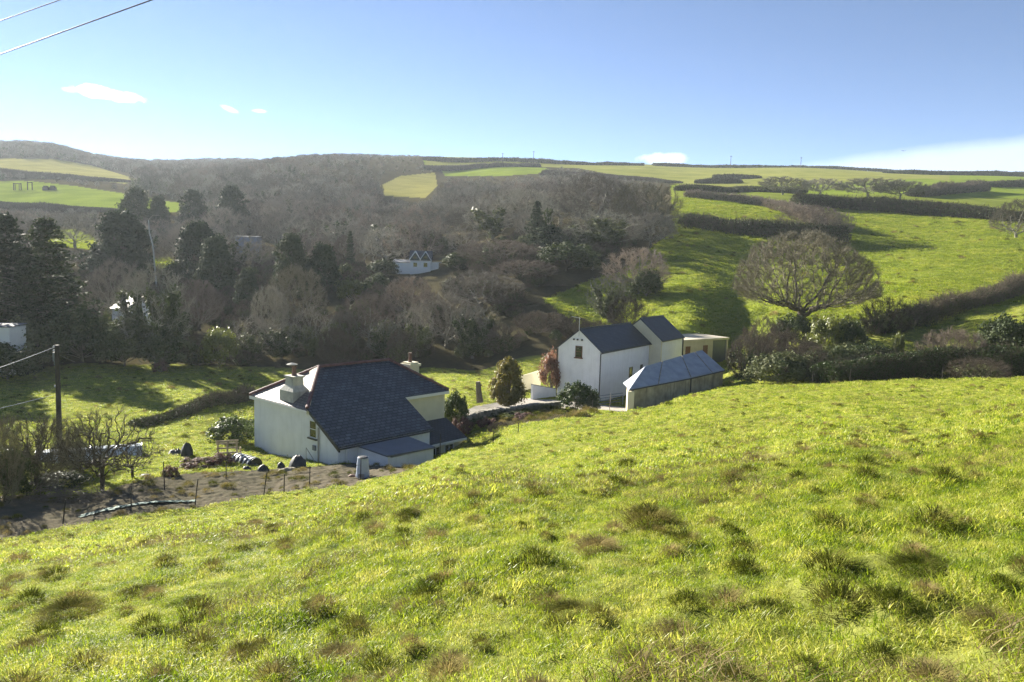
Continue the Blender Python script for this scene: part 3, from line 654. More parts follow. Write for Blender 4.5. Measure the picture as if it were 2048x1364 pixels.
for yy in (2.9,2.5,2.0): MB().box(-.16,0.01,yy-.07,yy+.07,6.05,6.2).build('wall_lamp', M['black'], bh)
# ------------------------------------------------------------------ taller house joined behind it
O2 = Vector((8.596,72,0)) + Vector((math.cos(.986),math.sin(.986),0))*(Lb+.03) + Vector((math.sin(.986),-math.cos(.986),0))*1.37
h2 = empty('taller_house', (O2.x, O2.y, -13.4), 'taller white house with raised dark slate roof and bare cream gable edge, joined behind', 'house', rz=.986)
L2, W2, E2, R2 = 6.5, 5.17, 5.28, 7.43
MB().prism([(0,W2,-.5),(0,W2,E2),(0,W2/2,R2),(0,0,E2),(0,0,-.5)],(.3,0,0)).build('gable_wall', M['cream'], h2)
MB().box(.3,L2,0,.3,-.5,E2).box(.3,L2-.3,W2-.3,W2,-.5,E2).build('side_wall', M['white'], h2)
MB().prism([(L2-.3,W2,-.5),(L2-.3,W2,E2),(L2-.3,W2/2,R2),(L2-.3,.3,E2),(L2-.3,.3,-.5)],(.3,0,0)).build('gable_wall', M['white'], h2)
s2 = (R2-E2)/(W2/2)
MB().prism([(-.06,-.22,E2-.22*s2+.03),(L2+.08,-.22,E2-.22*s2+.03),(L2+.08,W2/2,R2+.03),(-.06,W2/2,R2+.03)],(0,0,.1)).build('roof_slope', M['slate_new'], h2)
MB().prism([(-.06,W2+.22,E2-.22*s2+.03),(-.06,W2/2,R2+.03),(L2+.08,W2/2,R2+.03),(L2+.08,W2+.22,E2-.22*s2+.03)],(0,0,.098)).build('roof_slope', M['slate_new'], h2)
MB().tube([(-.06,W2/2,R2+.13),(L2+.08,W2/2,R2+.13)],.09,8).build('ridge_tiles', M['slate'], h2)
MB().tube([(L2-.08,-.08,-.4),(L2-.08,-.08,E2-.2)],.07,8).build('drain_pipe', M['black'], h2)
window(h2,'y',1.3,2.0,1.7,2.6,out=-1,pos=0,frame='brownwood',bars=0); window(h2,'y',4.2,4.8,1.7,2.5,out=-1,pos=0,frame='brownwood',bars=0)
# ------------------------------------------------------------------ garage, shed
ga_p = P(1355,680,93); ga_q = P(1457,672,99.0); gz = -12.6
gyaw = math.atan2(ga_q.y-ga_p.y, ga_q.x-ga_p.x); Lg = math.hypot(ga_q.y-ga_p.y, ga_q.x-ga_p.x); hg = ga_p.z - gz - .3
ga = empty('garage', (ga_p.x, ga_p.y, gz), 'low flat-roofed cream garage with brown doors and a wide dark opening', 'garage', rz=gyaw)
m = MB(); m.box(0,7.6*Lg/11,0,.25,-.4,hg); m.box(0,.25,.25,5.2,-.4,hg); m.box(Lg-.25,Lg,0,5.2,-.4,hg); m.box(.25,Lg-.25,4.95,5.2,-.4,hg); m.build('wall', M['beige'], ga)
MB().box(7.6*Lg/11+.01,Lg-.26,.12,.2,-.4,hg-.02).build('garage_door', M['garagedoor'], ga)
MB().prism([(-.1,-.12,hg+.003),(Lg+.05,-.12,hg+.003),(Lg+.05,5.3,hg+.05),(-.1,5.3,hg+.05)],(0,0,.26)).build('roof', M['beige'], ga)
for x in (1.6,5.0): MB().box(x,x+.9,-.04,.02,-.2,hg-.6).build('door', M['brownwood'], ga)
MB().box(-.5,-.02,-.4,.3,-.4,hg+.25).build('pillar', M['cream'], ga)
sp = P(1347,668,106); sh = empty('brick_shed', (sp.x, sp.y, -9.6), 'low dark brick outbuilding with a flat edge behind the garage', 'shed', rz=.3)
tz = P(1347,655,106).z + 9.6
MB().box(0,2.9,0,2.4,-1.5,tz-.2).build('wall', M['brick'], sh); MB().box(-.12,3.02,-.12,2.52,tz-.198,tz).build('roof', M['terracotta'], sh)
# ------------------------------------------------------------------ old barn with corrugated roof
m_, t, n, l, b = newmat('corrugated_sheet'); uvn = n.new('ShaderNodeUVMap'); wv = n.new('ShaderNodeTexWave'); wv.wave_type = 'BANDS'; wv.bands_direction = 'X'; wv.inputs['Scale'].default_value = 2.2; l.new(uvn.outputs[0], wv.inputs[0])
nz = n.new('ShaderNodeTexNoise'); nz.inputs['Scale'].default_value = 1.1; nz.inputs['Detail'].default_value = 7; l.new(uvn.outputs[0], nz.inputs['Vector'])
rp = n.new('ShaderNodeValToRGB'); rp.color_ramp.elements[0].position=.3; rp.color_ramp.elements[0].color=(.20,.235,.30,1); rp.color_ramp.elements[1].position=.75; rp.color_ramp.elements[1].color=(.33,.37,.44,1); l.new(nz.outputs['Fac'], rp.inputs[0]); l.new(rp.outputs[0], b.inputs['Base Color'])
bp = n.new('ShaderNodeBump'); bp.inputs['Strength'].default_value=.35; bp.inputs['Distance'].default_value=.04; l.new(wv.outputs['Fac'], bp.inputs['Height']); l.new(bp.outputs[0], b.inputs['Normal']); b.inputs['Roughness'].default_value=.42
M['corr'] = m_
FL=P(1259,780,62); FRt=P(1449,741,70); BL=P(1246,767,66.3); RL=P(1291,733.5,66.2); RR_=P(1404,701,73.0); BR=FRt+(BL-FL)*1.0+Vector((.3,.4,.1)); 
bc = FL.copy(); bc.z = -12.6
bn = empty('old_barn', bc, 'old stone barn with pale blue-grey corrugated roof and stained walls at the field edge', 'barn')
q = lambda v: Vector(v)-bc
def low(v, z=-.8): w_ = q(v); w_.z = z; return w_
def lerp(a,b_,f): return a+(b_-a)*f
ins = .18
m = MB()
MF0, MF1 = FL.lerp(FRt,.03), FL.lerp(FRt,.985)
m.prism([low(MF0),low(MF1),q(MF1)+Vector((0,0,-.12)),q(MF0)+Vector((0,0,-.12))], Vector((-.18,.28,0)))
m.prism([low(FL.lerp(BL,.1)+Vector((.3,0,0))),q(FL.lerp(BL,.1)+Vector((.3,0,0)))+Vector((0,0,-.12)),q(BL.lerp(FL,.08)+Vector((.3,0,0)))+Vector((0,0,-.12)),low(BL.lerp(FL,.08)+Vector((.3,0,0)))], Vector((.25,.1,0)))
m.prism([low(FRt.lerp(BR,.1)-Vector((.3,0,0))),low(BR-Vector((.3,.3,0))),q(BR-Vector((.3,.3,0)))+Vector((0,0,-.15)),q(RR_.lerp(BR,.2))+Vector((-.3,-.2,-.3)),q(FRt.lerp(BR,.1)-Vector((.3,0,0)))+Vector((0,0,-.15))], Vector((-.25,0,0)))
m.build('stone_wall', M['oldwall'], bn)
MB().box(-.12,.42,.02,.62,-.8,q(FL).z-.13).build('corner_pier', M['cream'], bn, label='pale corner pier')
f1 = .62
m = MB(); mid_e = FL.lerp(FRt,f1)+Vector((0,0,-.08)); mid_r = RL.lerp(RR_,f1)
m.prism([q(FL),q(mid_e),q(mid_r),q(RL)], Vector((0,0,.06))); m.build('roof_sheet', M['corr'], bn)
m = MB(); m.prism([q(mid_e)+Vector((.02,.015,.03)),q(FRt),q(RR_),q(mid_r)+Vector((.02,.015,.03))], Vector((0,0,.06))); m.build('roof_sheet', M['corr'], bn)
m = MB(); m.prism([q(FL)+Vector((-.01,.01,-.003)),q(RL)+Vector((-.01,.01,-.003)),q(BL)], Vector((0,0,.058))); m.build('hip_sheet', M['corr'], bn)
m = MB(); m.prism([q(BL),q(RL)+Vector((0,.01,-.004)),q(RR_)+Vector((0,.01,-.004)),q(BR)], Vector((0,0,.057))); m.build('back_roof_sheet', M['corr'], bn)
for f in (.28,.62,.86): MB().tube([q(FL.lerp(FRt,f))+Vector((0,0,.03)), q(RL.lerp(RR_,f))+Vector((0,0,.06))],.045,6).build('roof_batten', M['stone'], bn)
MB().tube([q(FL)+Vector((-.02,-.06,-.03)), q(mid_e)+Vector((0,-.06,-.03)), q(FRt)+Vector((0,-.06,-.03))],.05,8).build('gutter', M['black'], bn)
MB().tube([q(mid_e)+Vector((0,-.08,-.05)), low(mid_e)+Vector((0,-.08,0))],.06,8).build('drain_pipe', M['black'], bn)
# ------------------------------------------------------------------ yard walls, gate
def beam(name, a, b_, th, z0, mat, label, cat, capm=None):
    """wall between two ground points, its top at the points' own height"""
    a = Vector(a); b_ = Vector(b_); o = empty(name, (a.x,a.y,z0), label, cat); d = (b_-a); nrm = Vector((-d.y,d.x,0)).normalized()*th; pa = a-Vector((a.x,a.y,z0)); pb = b_-Vector((a.x,a.y,z0))
    MB().prism([(pa.x,pa.y,-.4),(pb.x,pb.y,-.4),(pb.x,pb.y,pb.z),(pa.x,pa.y,pa.z)], nrm).build('wall_body', M[mat], o)
    if capm:
        e = nrm*.15; MB().prism([Vector((pa.x,pa.y,pa.z+.003))-e,Vector((pb.x,pb.y,pb.z+.003))-e,Vector((pb.x,pb.y,pb.z+.003))+nrm+e,Vector((pa.x,pa.y,pa.z+.003))+nrm+e],(0,0,.07)).build('coping', M[capm], o)
    return o
beam('garden_wall', P(1066,770,71), P(1112,778,73.5), .25, -13.6, 'white', 'low white wall beside the gabled house', 'wall', 'concrete')
beam('screen_wall', P(1043,752,76), P(1082,740,79), .12, -13.8, 'cream', 'cream panel wall left of the red-leaved shrub', 'wall')
# steel gate in front of the gabled house
g0 = P(1196,795,68.5); g1 = P(1246,792,70.5); gt = empty('field_gate', (g0.x,g0.y,-13.2), 'dark blue-grey metal gate with horizontal bars beside the gabled house', 'gate'); e_ = Vector((g1.x-g0.x,g1.y-g0.y,0))
for nm, z in (('rail',.25),('rail',.5),('rail',.75),('rail',1.0)): MB().tube([(0,0,z),(e_.x,e_.y,z)],.035,6).build(nm, M['bluegrey'], gt)
for f in (0,.5,1): MB().tube([(e_.x*f,e_.y*f,-.1),(e_.x*f,e_.y*f,1.15)],.05,6).build('post', M['metal'], gt)
# stone garden wall and edging in front of the drive
sw = empty('stone_wall', (0,0,0), 'low dark rubble wall overgrown with ivy below the drive', 'wall'); m = MB(); rr = random.Random(4)
pts_ = [P(940,846,57.5),P(1000,834,60),P(1060,829,62),P(1120,824,63.5)]
for i in range(3):
    for k in range(22):
        f = k/22; p = pts_[i].lerp(pts_[i+1],f); z = Hs(p.x,p.y)
        for lay in range(3):
            s = rr.uniform(.16,.28); c = Vector((p.x+rr.uniform(-.1,.1),p.y+rr.uniform(-.12,.12),z+.05+lay*.24))
            m.prism([c+Vector((-s,-s*.8,-.1)),c+Vector((s*.9,-s,-.1)),c+Vector((s,s*.8,-.1)),c+Vector((-s*.8,s,-.1))],(rr.uniform(-.03,.03),rr.uniform(-.03,.03),.2))
m.build('rubble', M['stone'], sw)
# ------------------------------------------------------------------ far buildings
def ghouse(name, px, Y, w, d, he, hr_, yaw, base, wall, roof, label, cat='house', ov=.25):
    p = place(px, Y); o = empty(name, (p.x,p.y,p.z+base), label, cat, rz=yaw)
    MB().prism([(-w/2,-d/2,-1),(-w/2,d/2,-1),(-w/2,d/2,he),(-w/2,0,hr_),(-w/2,-d/2,he)],(w,0,0)).build('wall', M[wall], o)
    s = (hr_-he)/(d/2)
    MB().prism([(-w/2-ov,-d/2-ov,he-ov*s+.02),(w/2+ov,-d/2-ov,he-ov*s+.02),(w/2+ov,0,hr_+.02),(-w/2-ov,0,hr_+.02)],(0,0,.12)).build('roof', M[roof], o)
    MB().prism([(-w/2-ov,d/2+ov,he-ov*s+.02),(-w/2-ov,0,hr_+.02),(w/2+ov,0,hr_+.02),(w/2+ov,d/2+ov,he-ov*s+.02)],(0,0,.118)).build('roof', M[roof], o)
    return o
M['darkgreen'] = mat_simple('dark_green_boards', (.02,.04,.045), .6, .2, 3)
fc = ghouse('white_cottage', 842, 170, 4.6, 4.5, 2.5, 4.4, .05, .2, 'fascia', 'slate', 'small far white cottage with twin white-edged gables in the valley wood', 'cottage')
for xx in (-1.15,1.15):
    MB().prism([(xx-1.15,-2.6,2.4),(xx+1.15,-2.6,2.4),(xx,-2.6,4.1)],(0,1.4,0)).build('gable', M['darkgreen'], fc)
    mm = MB()
    for s_ in (-1,1): mm.prism([(xx+s_*1.3,-2.75,2.2),(xx+s_*1.3,-2.75,2.5),(xx,-2.75,4.45),(xx,-2.75,4.15)],(0,.14,0))
    mm.build('barge_board', M['fascia'], fc); MB().prism([(xx-1.3,-2.6,2.3),(xx,-2.6,4.3),(xx,0,4.3),(xx-1.3,0,2.3)],(0,0,.08)).prism([(xx+1.3,-2.6,2.3),(xx,-2.6,4.3),(xx,0,4.301),(xx+1.3,0,2.3)],(0,0,.08)).build('gable_roof', M['fascia'], fc)
    MB().box(xx-.4,xx+.4,-2.31,-2.2,.9,1.8).build('window', M['darkglass'], fc)
    MB().box(xx-.28,xx+.28,-2.66,-2.5,2.7,3.3).build('window', M['darkglass'], fc)
MB().box(-6.2,-2.31,-1.6,1.6,-1,1.7).build('side_wing', M['fascia'], fc); MB().prism([(-6.3,-1.8,1.7),(-2.31,-1.8,1.7),(-2.31,1.8,2.3),(-6.3,1.8,2.3)],(0,0,.12)).build('wing_roof', M['felt'], fc)
MB().box(2.31,4.0,-1.4,1.4,-1,1.9).build('annex', M['fascia'], fc); MB().box(2.31,4.6,-1.6,1.6,1.91,2.05).build('annex_roof', M['fascia'], fc)
ghouse('roadside_house', 268, 118, 5.5, 4.5, 3.4, 5.0, -.75, .3, 'white', 'lit_slate', 'pale house with sun glare put into its roof colour, half hidden behind the leaning ivy tree')  # roof glare comes from the pale slate colour
w_ = place(22,86); ws = empty('white_shed', (w_.x-2.4,w_.y,w_.z), 'white box-like shed wall at the left edge below the spruces', 'shed'); zt = P(10,655,86).z-w_.z; zb2 = P(10,688,86).z-w_.z
MB().box(-1.2,2.4,0,3,-.5,zt).build('wall', M['fascia'], ws); MB().prism([(-1.3,-.1,zt+.003),(2.5,-.1,zt+.003),(2.5,3.1,zt+.2),(-1.3,3.1,zt+.2)],(0,0,.08)).build('roof', M['felt'], ws)
w_ = place(492,205); gs = empty('blue_grey_shed', (w_.x,w_.y,w_.z), 'blue-grey sheeted farm shed between the dark conifers', 'shed', rz=.1)
zt = P(492,474,205).z-w_.z; MB().box(-2.8,2.8,0,6,-1,zt).build('wall', M['bluegrey'], gs); MB().prism([(-3,-.2,zt+.003),(3,-.2,zt+.003),(3,6.2,zt+.3),(-3,6.2,zt+.3)],(0,0,.15)).build('roof', M['felt'], gs)
# ------------------------------------------------------------------ trees
def tubes_np(A, B, ra, rb, k):
    """tapered k-sided tubes for segments A->B"""
    A = np.asarray(A); B = np.asarray(B); n = len(A); d = B - A; ln = np.linalg.norm(d, axis=1, keepdims=True) + 1e-9; d = d/ln
    ref = np.where(np.abs(d[:,2:3]) > .9, np.array([[1.,0,0]]), np.array([[0,0,1.]]))
    u = np.cross(d, ref); u /= np.linalg.norm(u, axis=1, keepdims=True); v = np.cross(d, u)
    V = np.zeros((n, 2*k, 3))
    for j in range(k):
        c, s = math.cos(2*math.pi*j/k), math.sin(2*math.pi*j/k); o = u*c + v*s
        V[:,j] = A + o*ra[:,None]; V[:,k+j] = B + o*rb[:,None]
    base = np.arange(n)*2*k
    q = np.concatenate([np.stack([base+j, base+(j+1)%k, base+k+(j+1)%k, base+k+j],1) for j in range(k)])
    return V.reshape(-1,3), q
def cones_np(A, B, ra):
    """3-sided twigs ending in a point"""
    n = len(A); d = B - A; ln = np.linalg.norm(d, axis=1, keepdims=True)+1e-9; d = d/ln
    ref = np.where(np.abs(d[:,2:3]) > .9, np.array([[1.,0,0]]), np.array([[0,0,1.]]))
    u = np.cross(d, ref); u /= np.linalg.norm(u, axis=1, keepdims=True)+1e-9; v = np.cross(d, u)
    V = np.zeros((n,4,3)); r = np.asarray(ra)[:,None]
    for j in range(3):
        c, s = math.cos(2*math.pi*j/3), math.sin(2*math.pi*j/3); V[:,j] = A + (u*c+v*s)*r
    V[:,3] = B; base = np.arange(n)*4
    t = np.concatenate([np.stack([base+j, base+(j+1)%3, base+3],1) for j in range(3)])
    return V.reshape(-1,3), t
def leaves_np(C, D, size, g, flat=.0):
    """leaf quads at C, roughly facing D"""
    n = len(C); d = D + g.normal(0,.7,(n,3)); d /= np.linalg.norm(d,axis=1,keepdims=True)+1e-9
    a = g.normal(0,1,(n,3)); u = np.cross(d,a); u /= np.linalg.norm(u,axis=1,keepdims=True)+1e-9; v = np.cross(d,u)
    s = (size*g.uniform(.6,1.4,n))[:,None]; u = u*s; v = v*s*.55
    V = np.stack([C-u, C-v*.9, C+u, C+v*.9],1).reshape(-1,3); b = np.arange(n)*4
    return V, np.stack([b,b+1,b+2,b+3],1)
def grow(seed, attr, trunk, step, di, dk, iters=90, wob=.18):
    """space colonisation: returns node positions and parents"""
    g = np.random.default_rng(seed)
    pos = [np.array(p, float) for p in trunk]; par = [-1] + list(range(len(trunk)-1))
    A = attr.copy(); nd = np.full(len(A), 1e9); ni = np.zeros(len(A), int)
    def upd(start):
        for i in range(start, len(pos)):
            d = np.linalg.norm(A - pos[i], axis=1); m = d < nd; nd[m] = d[m]; ni[m] = i
    upd(0)
    kids = {}
    for _ in range(iters):
        act = nd < di
        if not act.any(): break
        dirs = (A - np.array(pos)[ni]); dirs /= np.linalg.norm(dirs,axis=1,keepdims=True)+1e-9
        st = len(pos)
        for i in np.unique(ni[act]):
            m = act & (ni == i); d = dirs[m].mean(0) + g.normal(0, wob, 3); d /= np.linalg.norm(d)+1e-9
            np_ = pos[i] + d*step
            if any(np.linalg.norm(pos[c]-np_) < step*.35 for c in kids.get(i, [])): continue
            kids.setdefault(i, []).append(len(pos)); pos.append(np_); par.append(i)
        if len(pos) == st: break
        upd(st)
        keep = nd > dk
        A = A[keep]; nd = nd[keep]; ni = ni[keep]
        if len(A) == 0: break
    return np.array(pos), np.array(par)
def skeleton(pos, par, r_tip, r_base, ex=2.3):
    n = len(pos); w = np.zeros(n); hasc = np.zeros(n, bool); hasc[par[1:]] = True
    for i in range(n-1, 0, -1):
        if not hasc[i]: w[i] = 1
        w[par[i]] += w[i]
    w = np.maximum(w, 1); r = r_tip*w**(1/ex); r = r*(1 + (r_base/r[0]-1)*(r/r[0])**.5)
    return r, w, hasc
PROTO = {}
def bare_proto(key, seed, env, trunk_h, n_attr, step, di, dk, bark, r_base=.03, r_tip=.0016, twigs=5, tl=.07, tr=.0011, multi=1, leaf=None, leafn=0, leafsize=.02, ivy_h=.5, nsub=2, tw_max=3, wob=.18, twbark=None, inner=.4):
    g = np.random.default_rng(seed)
    att = env(g, n_attr)
    if multi == 1:
        trunk = [(0,0,-.03)] + [(g.normal(0,.008), g.normal(0,.008), z) for z in np.arange(step, trunk_h+1e-6, step)]
        pos, par = grow(seed, att, trunk, step, di, dk, wob=wob)
    else:
        pp, qq = [], []
        for k in range(multi):
            a = 2*math.pi*k/multi; x0, y0 = .12*math.cos(a)*g.uniform(.4,1), .12*math.sin(a)*g.uniform(.4,1)
            angs = np.arctan2(att[:,1],att[:,0]); sel = np.abs((angs-a+np.pi)%(2*np.pi)-np.pi) < math.pi/multi*1.3
            p_, q_ = grow(seed+k, att[sel], [(x0,y0,-.03),(x0*1.1,y0*1.1,.05),(x0*1.4,y0*1.4,max(.1,trunk_h))], step, di, dk, wob=wob)
            o = sum(len(x) for x in pp); q_ = q_ + o; q_[0] = -1; pp.append(p_); qq.append(q_)
        pos = np.concatenate(pp); par = np.concatenate(qq)
    hasp = par >= 0
    # radii per tree
    n = len(pos); w = np.zeros(n); hasc = np.zeros(n,bool); hasc[par[hasp]] = True
    for i in range(n-1,-1,-1):
        if not hasc[i]: w[i] = 1
        if par[i] >= 0: w[par[i]] += w[i]
    r = r_tip*w**(1/2.2); rm = r.max(); r = r*(1+(r_base/rm-1)*(r/rm)**1.2); r = np.maximum(r, r_tip)
    i = np.where(hasp)[0]; big = r[par[i]] > r_base*.15
    ib = i[big]; V1, q1 = tubes_np(pos[par[ib]], pos[ib], np.minimum(r[par[ib]], r[ib]*1.25), r[ib], 7)
    trunk_me = mesh_np(key+'_trunk', V1, [q1], [M[bark]], smooth=True)
    is_ = i[~big]; V2, q2 = tubes_np(pos[par[is_]], pos[is_], r[par[is_]].clip(max=r_base*.25), r[is_], 3)
    # twigs from the thin wood
    th = np.where((w <= tw_max) & hasp)[0]
    rho = np.sqrt((pos[th,0]**2+pos[th,1]**2)/np.abs(pos[:,:2]).max()**2 + ((pos[th,2]-.42)/.58)**2)
    # the fine twigs sit on the outside of the crown, the inside stays open
    rep = np.concatenate([np.repeat(th[rho > .66], twigs), np.repeat(th[rho <= .66], max(1, int(twigs*inner)))])
    c = np.array([0,0,.35]); out = pos[rep]-c; out /= np.linalg.norm(out,axis=1,keepdims=True)+1e-9
    bd = pos[rep]-pos[par[rep]]; bd /= np.linalg.norm(bd,axis=1,keepdims=True)+1e-9
    d = bd*.7 + out*.5 + np.array([0,0,.25]) + g.normal(0,.55,(len(rep),3)); d /= np.linalg.norm(d,axis=1,keepdims=True)
    f = g.random(len(rep))[:,None]; a = pos[par[rep]]*(1-f)+pos[rep]*f; ln = tl*g.uniform(.5,1.3,len(rep))[:,None]; b = a+d*ln
    As, Bs, Rs = [a],[b],[np.full(len(a),tr)]
    for _ in range(nsub):
        f = g.uniform(.2,.8,len(a))[:,None]; a2 = a+(b-a)*f; d2 = d+g.normal(0,.55,d.shape); d2 /= np.linalg.norm(d2,axis=1,keepdims=True)
        As.append(a2); Bs.append(a2+d2*ln*g.uniform(.35,.75,len(a))[:,None]); Rs.append(np.full(len(a),tr*.8))
    V3, t3 = cones_np(np.concatenate(As), np.concatenate(Bs), np.concatenate(Rs))
    crown_me = mesh_np(key+'_crown', np.concatenate([V2,V3]), [q2, t3+len(V2)], [M[twbark or bark]])
    parts = [('trunk',trunk_me),('crown',crown_me)]
    if leaf:
        cand = np.where((r > r_tip*1.6) & (pos[:,2] < ivy_h) & hasp)[0]
        # ivy grows in clumps
        cl = vnoise(pos[cand,0]*3+pos[cand,2]*2, pos[cand,1]*3-pos[cand,2], .35, seed) > .38
        cand = cand[cl] if cl.sum() > 10 else cand
        k = g.choice(cand, leafn); f = g.random(leafn)[:,None]; C = pos[par[k]]*(1-f)+pos[k]*f + g.normal(0,1,(leafn,3))*(.015+.028*g.random(leafn)[:,None])
        C = C[C[:,2] > -.01]
        D = C - np.array([0,0,.3]) ; D /= np.linalg.norm(D,axis=1,keepdims=True)+1e-9
        V, q = leaves_np(C, D, leafsize, g); parts.append(('ivy', mesh_np(key+'_ivy', V, [q], [M[leaf]])))
    PROTO[key] = parts
def dome(hw, zb, zt=1.0, zc=.42, shell=.5, lob=.22, flat=1.0):
    """crown volume: lopsided dome"""
    def f(g, n):
        ph = g.uniform(0,6.28,6)
        d = g.normal(0,1,(n,3)); d /= np.linalg.norm(d,axis=1,keepdims=True)
        rr = g.random(n)**(1/3*(1-shell)+.05*shell)
        az = np.arctan2(d[:,1],d[:,0]); mod = 1+lob*(np.sin(2*az+ph[0])*.5+np.sin(3*az+ph[1]+2*d[:,2])*.4+np.sin(5*az+ph[2]+3*d[:,2])*.3)*(.35+.65*np.abs(d[:,2])**0.3)
        x = d[:,0]*hw*rr*mod; y = d[:,1]*hw*rr*mod
        z = zc + np.where(d[:,2] > 0, d[:,2]*(zt-zc), d[:,2]*(zc-zb))*rr*(1+.1*np.sin(3*az+ph[3]))
        return np.stack([x,y,z],1)
    return f
bare_proto('oak', 5, dome(.80,.22,1.0,.44,.75,.14), .2, 3600, .030, .32, .046, 'bark_dark', r_base=.055, r_tip=.0018, twigs=12, tl=.06, tr=.0010, tw_max=4, wob=.22, twbark='bark_olive', inner=.12)
bare_proto('dome_a', 11, dome(.62,.16,1.0,.48,.55,.22), .20, 1500, .04, .35, .07, 'bark_pale', twbark='bark_brown', r_base=.032, r_tip=.0018, twigs=11, tl=.085, tr=.0014, tw_max=4)
bare_proto('dome_b', 12, dome(.60,.14,1.0,.50,.5,.3), .18, 1500, .04, .35, .07, 'bark_pale', twbark='bark_red', r_base=.032, r_tip=.0018, twigs=11, tl=.085, tr=.0014, tw_max=4)
bare_proto('dome_c', 13, dome(.52,.18,1.0,.55,.5,.3), .25, 1400, .04, .35, .07, 'bark_pale', twbark='bark_grey', r_base=.032, r_tip=.0018, twigs=11, tl=.085, tr=.0014, tw_max=4)
bare_proto('dome_d', 17, dome(.60,.12,1.0,.46,.5,.25), .16, 1400, .04, .35, .07, 'bark_pale', twbark='bark_olive', r_base=.032, r_tip=.0018, twigs=11, tl=.08, tr=.0014, tw_max=4)
bare_proto('ivy_a', 14, dome(.50,.12,1.0,.52,.45,.35), .25, 1000, .045, .38, .08, 'bark_pale', twbark='bark_grey', r_base=.034, r_tip=.002, twigs=5, tl=.09, tr=.0014, leaf='ivy', leafn=9000, leafsize=.022, ivy_h=.72)
bare_proto('ivy_b', 15, dome(.48,.10,1.0,.48,.45,.35), .2, 1000, .045, .38, .08, 'bark_pale', twbark='bark_brown', r_base=.032, r_tip=.002, twigs=5, tl=.09, tr=.0014, leaf='ivy', leafn=7500, leafsize=.022, ivy_h=.6)
bare_proto('thicket', 16, dome(.75,.02,1.0,.40,.4,.3), .12, 1100, .05, .45, .085, 'hedge_twig', r_base=.016, r_tip=.0022, twigs=9, tl=.12, tr=.0019, multi=5, tw_max=5)
bare_proto('thicket_dark', 26, dome(.75,.02,1.0,.40,.4,.3), .12, 900, .05, .45, .085, 'bark_dark', twbark='bark_olive', r_base=.016, r_tip=.0022, twigs=7, tl=.12, tr=.0017, multi=5, tw_max=4)
bare_proto('thicket_ivy', 18, dome(.75,.02,1.0,.42,.4,.35), .12, 1000, .05, .45, .09, 'hedge_twig', r_base=.016, r_tip=.0022, twigs=8, tl=.12, tr=.0019, multi=5, leaf='ivy', leafn=5000, leafsize=.03, ivy_h=.7, tw_max=5)
bare_proto('apple', 19, dome(.66,.22,1.0,.55,.4,.3), .3, 620, .05, .45, .085, 'bark_dark', twbark='bark_olive', r_base=.035, r_tip=.004, twigs=3, tl=.11, tr=.0022, tw_max=2, wob=.45)
bare_proto('windswept', 20, dome(.75,.35,1.0,.62,.4,.3), .35, 1100, .045, .5, .08, 'bark_grey', r_base=.03, r_tip=.003, twigs=14, tl=.10, tr=.0018, tw_max=4, wob=.3)
def leafy_proto(key, seed, env_r, n, size, mat, trunk=None, barkm='bark_brown', clump=.12, nclump=160, lean=.0):
    """foliage on clumps; env_r(g,n) gives clump centres + outward dirs"""
    g = np.random.default_rng(seed); C0, D0 = env_r(g, nclump); k = g.integers(0, len(C0), n)
    off = g.normal(0,1,(n,3)); off /= np.linalg.norm(off,axis=1,keepdims=True); rr = g.random(n)[:,None]**.45
    C = C0[k] + off*rr*clump*(.6+.8*g.random(len(C0))[k][:,None]); C[:,2] = np.maximum(C[:,2], .0)
    D = D0[k]*.6 + off*.8
    V, q = leaves_np(C, D, size, g)
    st = C0[g.integers(0,len(C0),46)]; A = np.stack([st[:,0]*.08, st[:,1]*.08, np.minimum(st[:,2]*.35,.3)],1)
    Vt, qt = tubes_np(np.concatenate([A,[[0,0,-.03]]]), np.concatenate([st*np.array([.92,.92,.96]),[[0,0,.85 if trunk else .3]]]), np.concatenate([np.full(46,.010),[trunk or .03]]), np.concatenate([np.full(46,.003),[.006]]), 5)
    PROTO[key] = [('trunk' if trunk else 'stems', mesh_np(key+'_stems', Vt, [qt], [M[barkm]])), ('crown' if trunk else 'foliage', mesh_np(key+'_foliage', V, [q], [M[mat]]))]
def env_round(hw, zc=.45, inner=.75):
    def f(g, n):
        d = g.normal(0,1,(n,3)); d /= np.linalg.norm(d,axis=1,keepdims=True); d[:,2] = np.where(d[:,2] < -.5, -d[:,2], d[:,2])
        rr = g.uniform(inner,1,n)[:,None]*(1+.15*np.sin(4*np.arctan2(d[:,1],d[:,0])+5*d[:,2]))[:,None]*g.uniform(.85,1.12,n)[:,None]
        s = np.where(d[:,2:3] > 0, np.array([[hw,hw,.92-zc]]), np.array([[hw,hw,zc*.9]])); return np.array([0,0,zc]) + d*rr*s, d
    return f
def env_cone(hw, pw=.8, zb=.05, lob=.12):
    def f(g, n):
        z = zb + (1-zb)*g.random(n)**1.25*.97; a = g.uniform(0,2*np.pi,n); r = hw*(1-((z-zb)/(1-zb)))**pw*np.minimum(1,.45+(z-zb)*4)*(1+lob*np.sin(3*a+9*z)+g.normal(0,.09,n))*g.uniform(.6,1.0,n)
        C = np.stack([r*np.cos(a), r*np.sin(a), z],1); D = np.stack([np.cos(a),np.sin(a),np.full(n,.5)],1); return C, D
    return f
leafy_proto('bush', 31, env_round(.58), 7000, .034, 'laurel', clump=.13, nclump=150)
leafy_proto('bush_ivy', 32, env_round(.62,.42), 6500, .034, 'ivy', clump=.14, nclump=120)
leafy_proto('bush_yellow', 33, env_round(.55,.45), 6000, .035, 'yellowgreen', clump=.14, nclump=130)
leafy_proto('cyp', 34, env_cone(.34,.42), 17000, .022, 'conifer', trunk=.025, clump=.065, nclump=420)
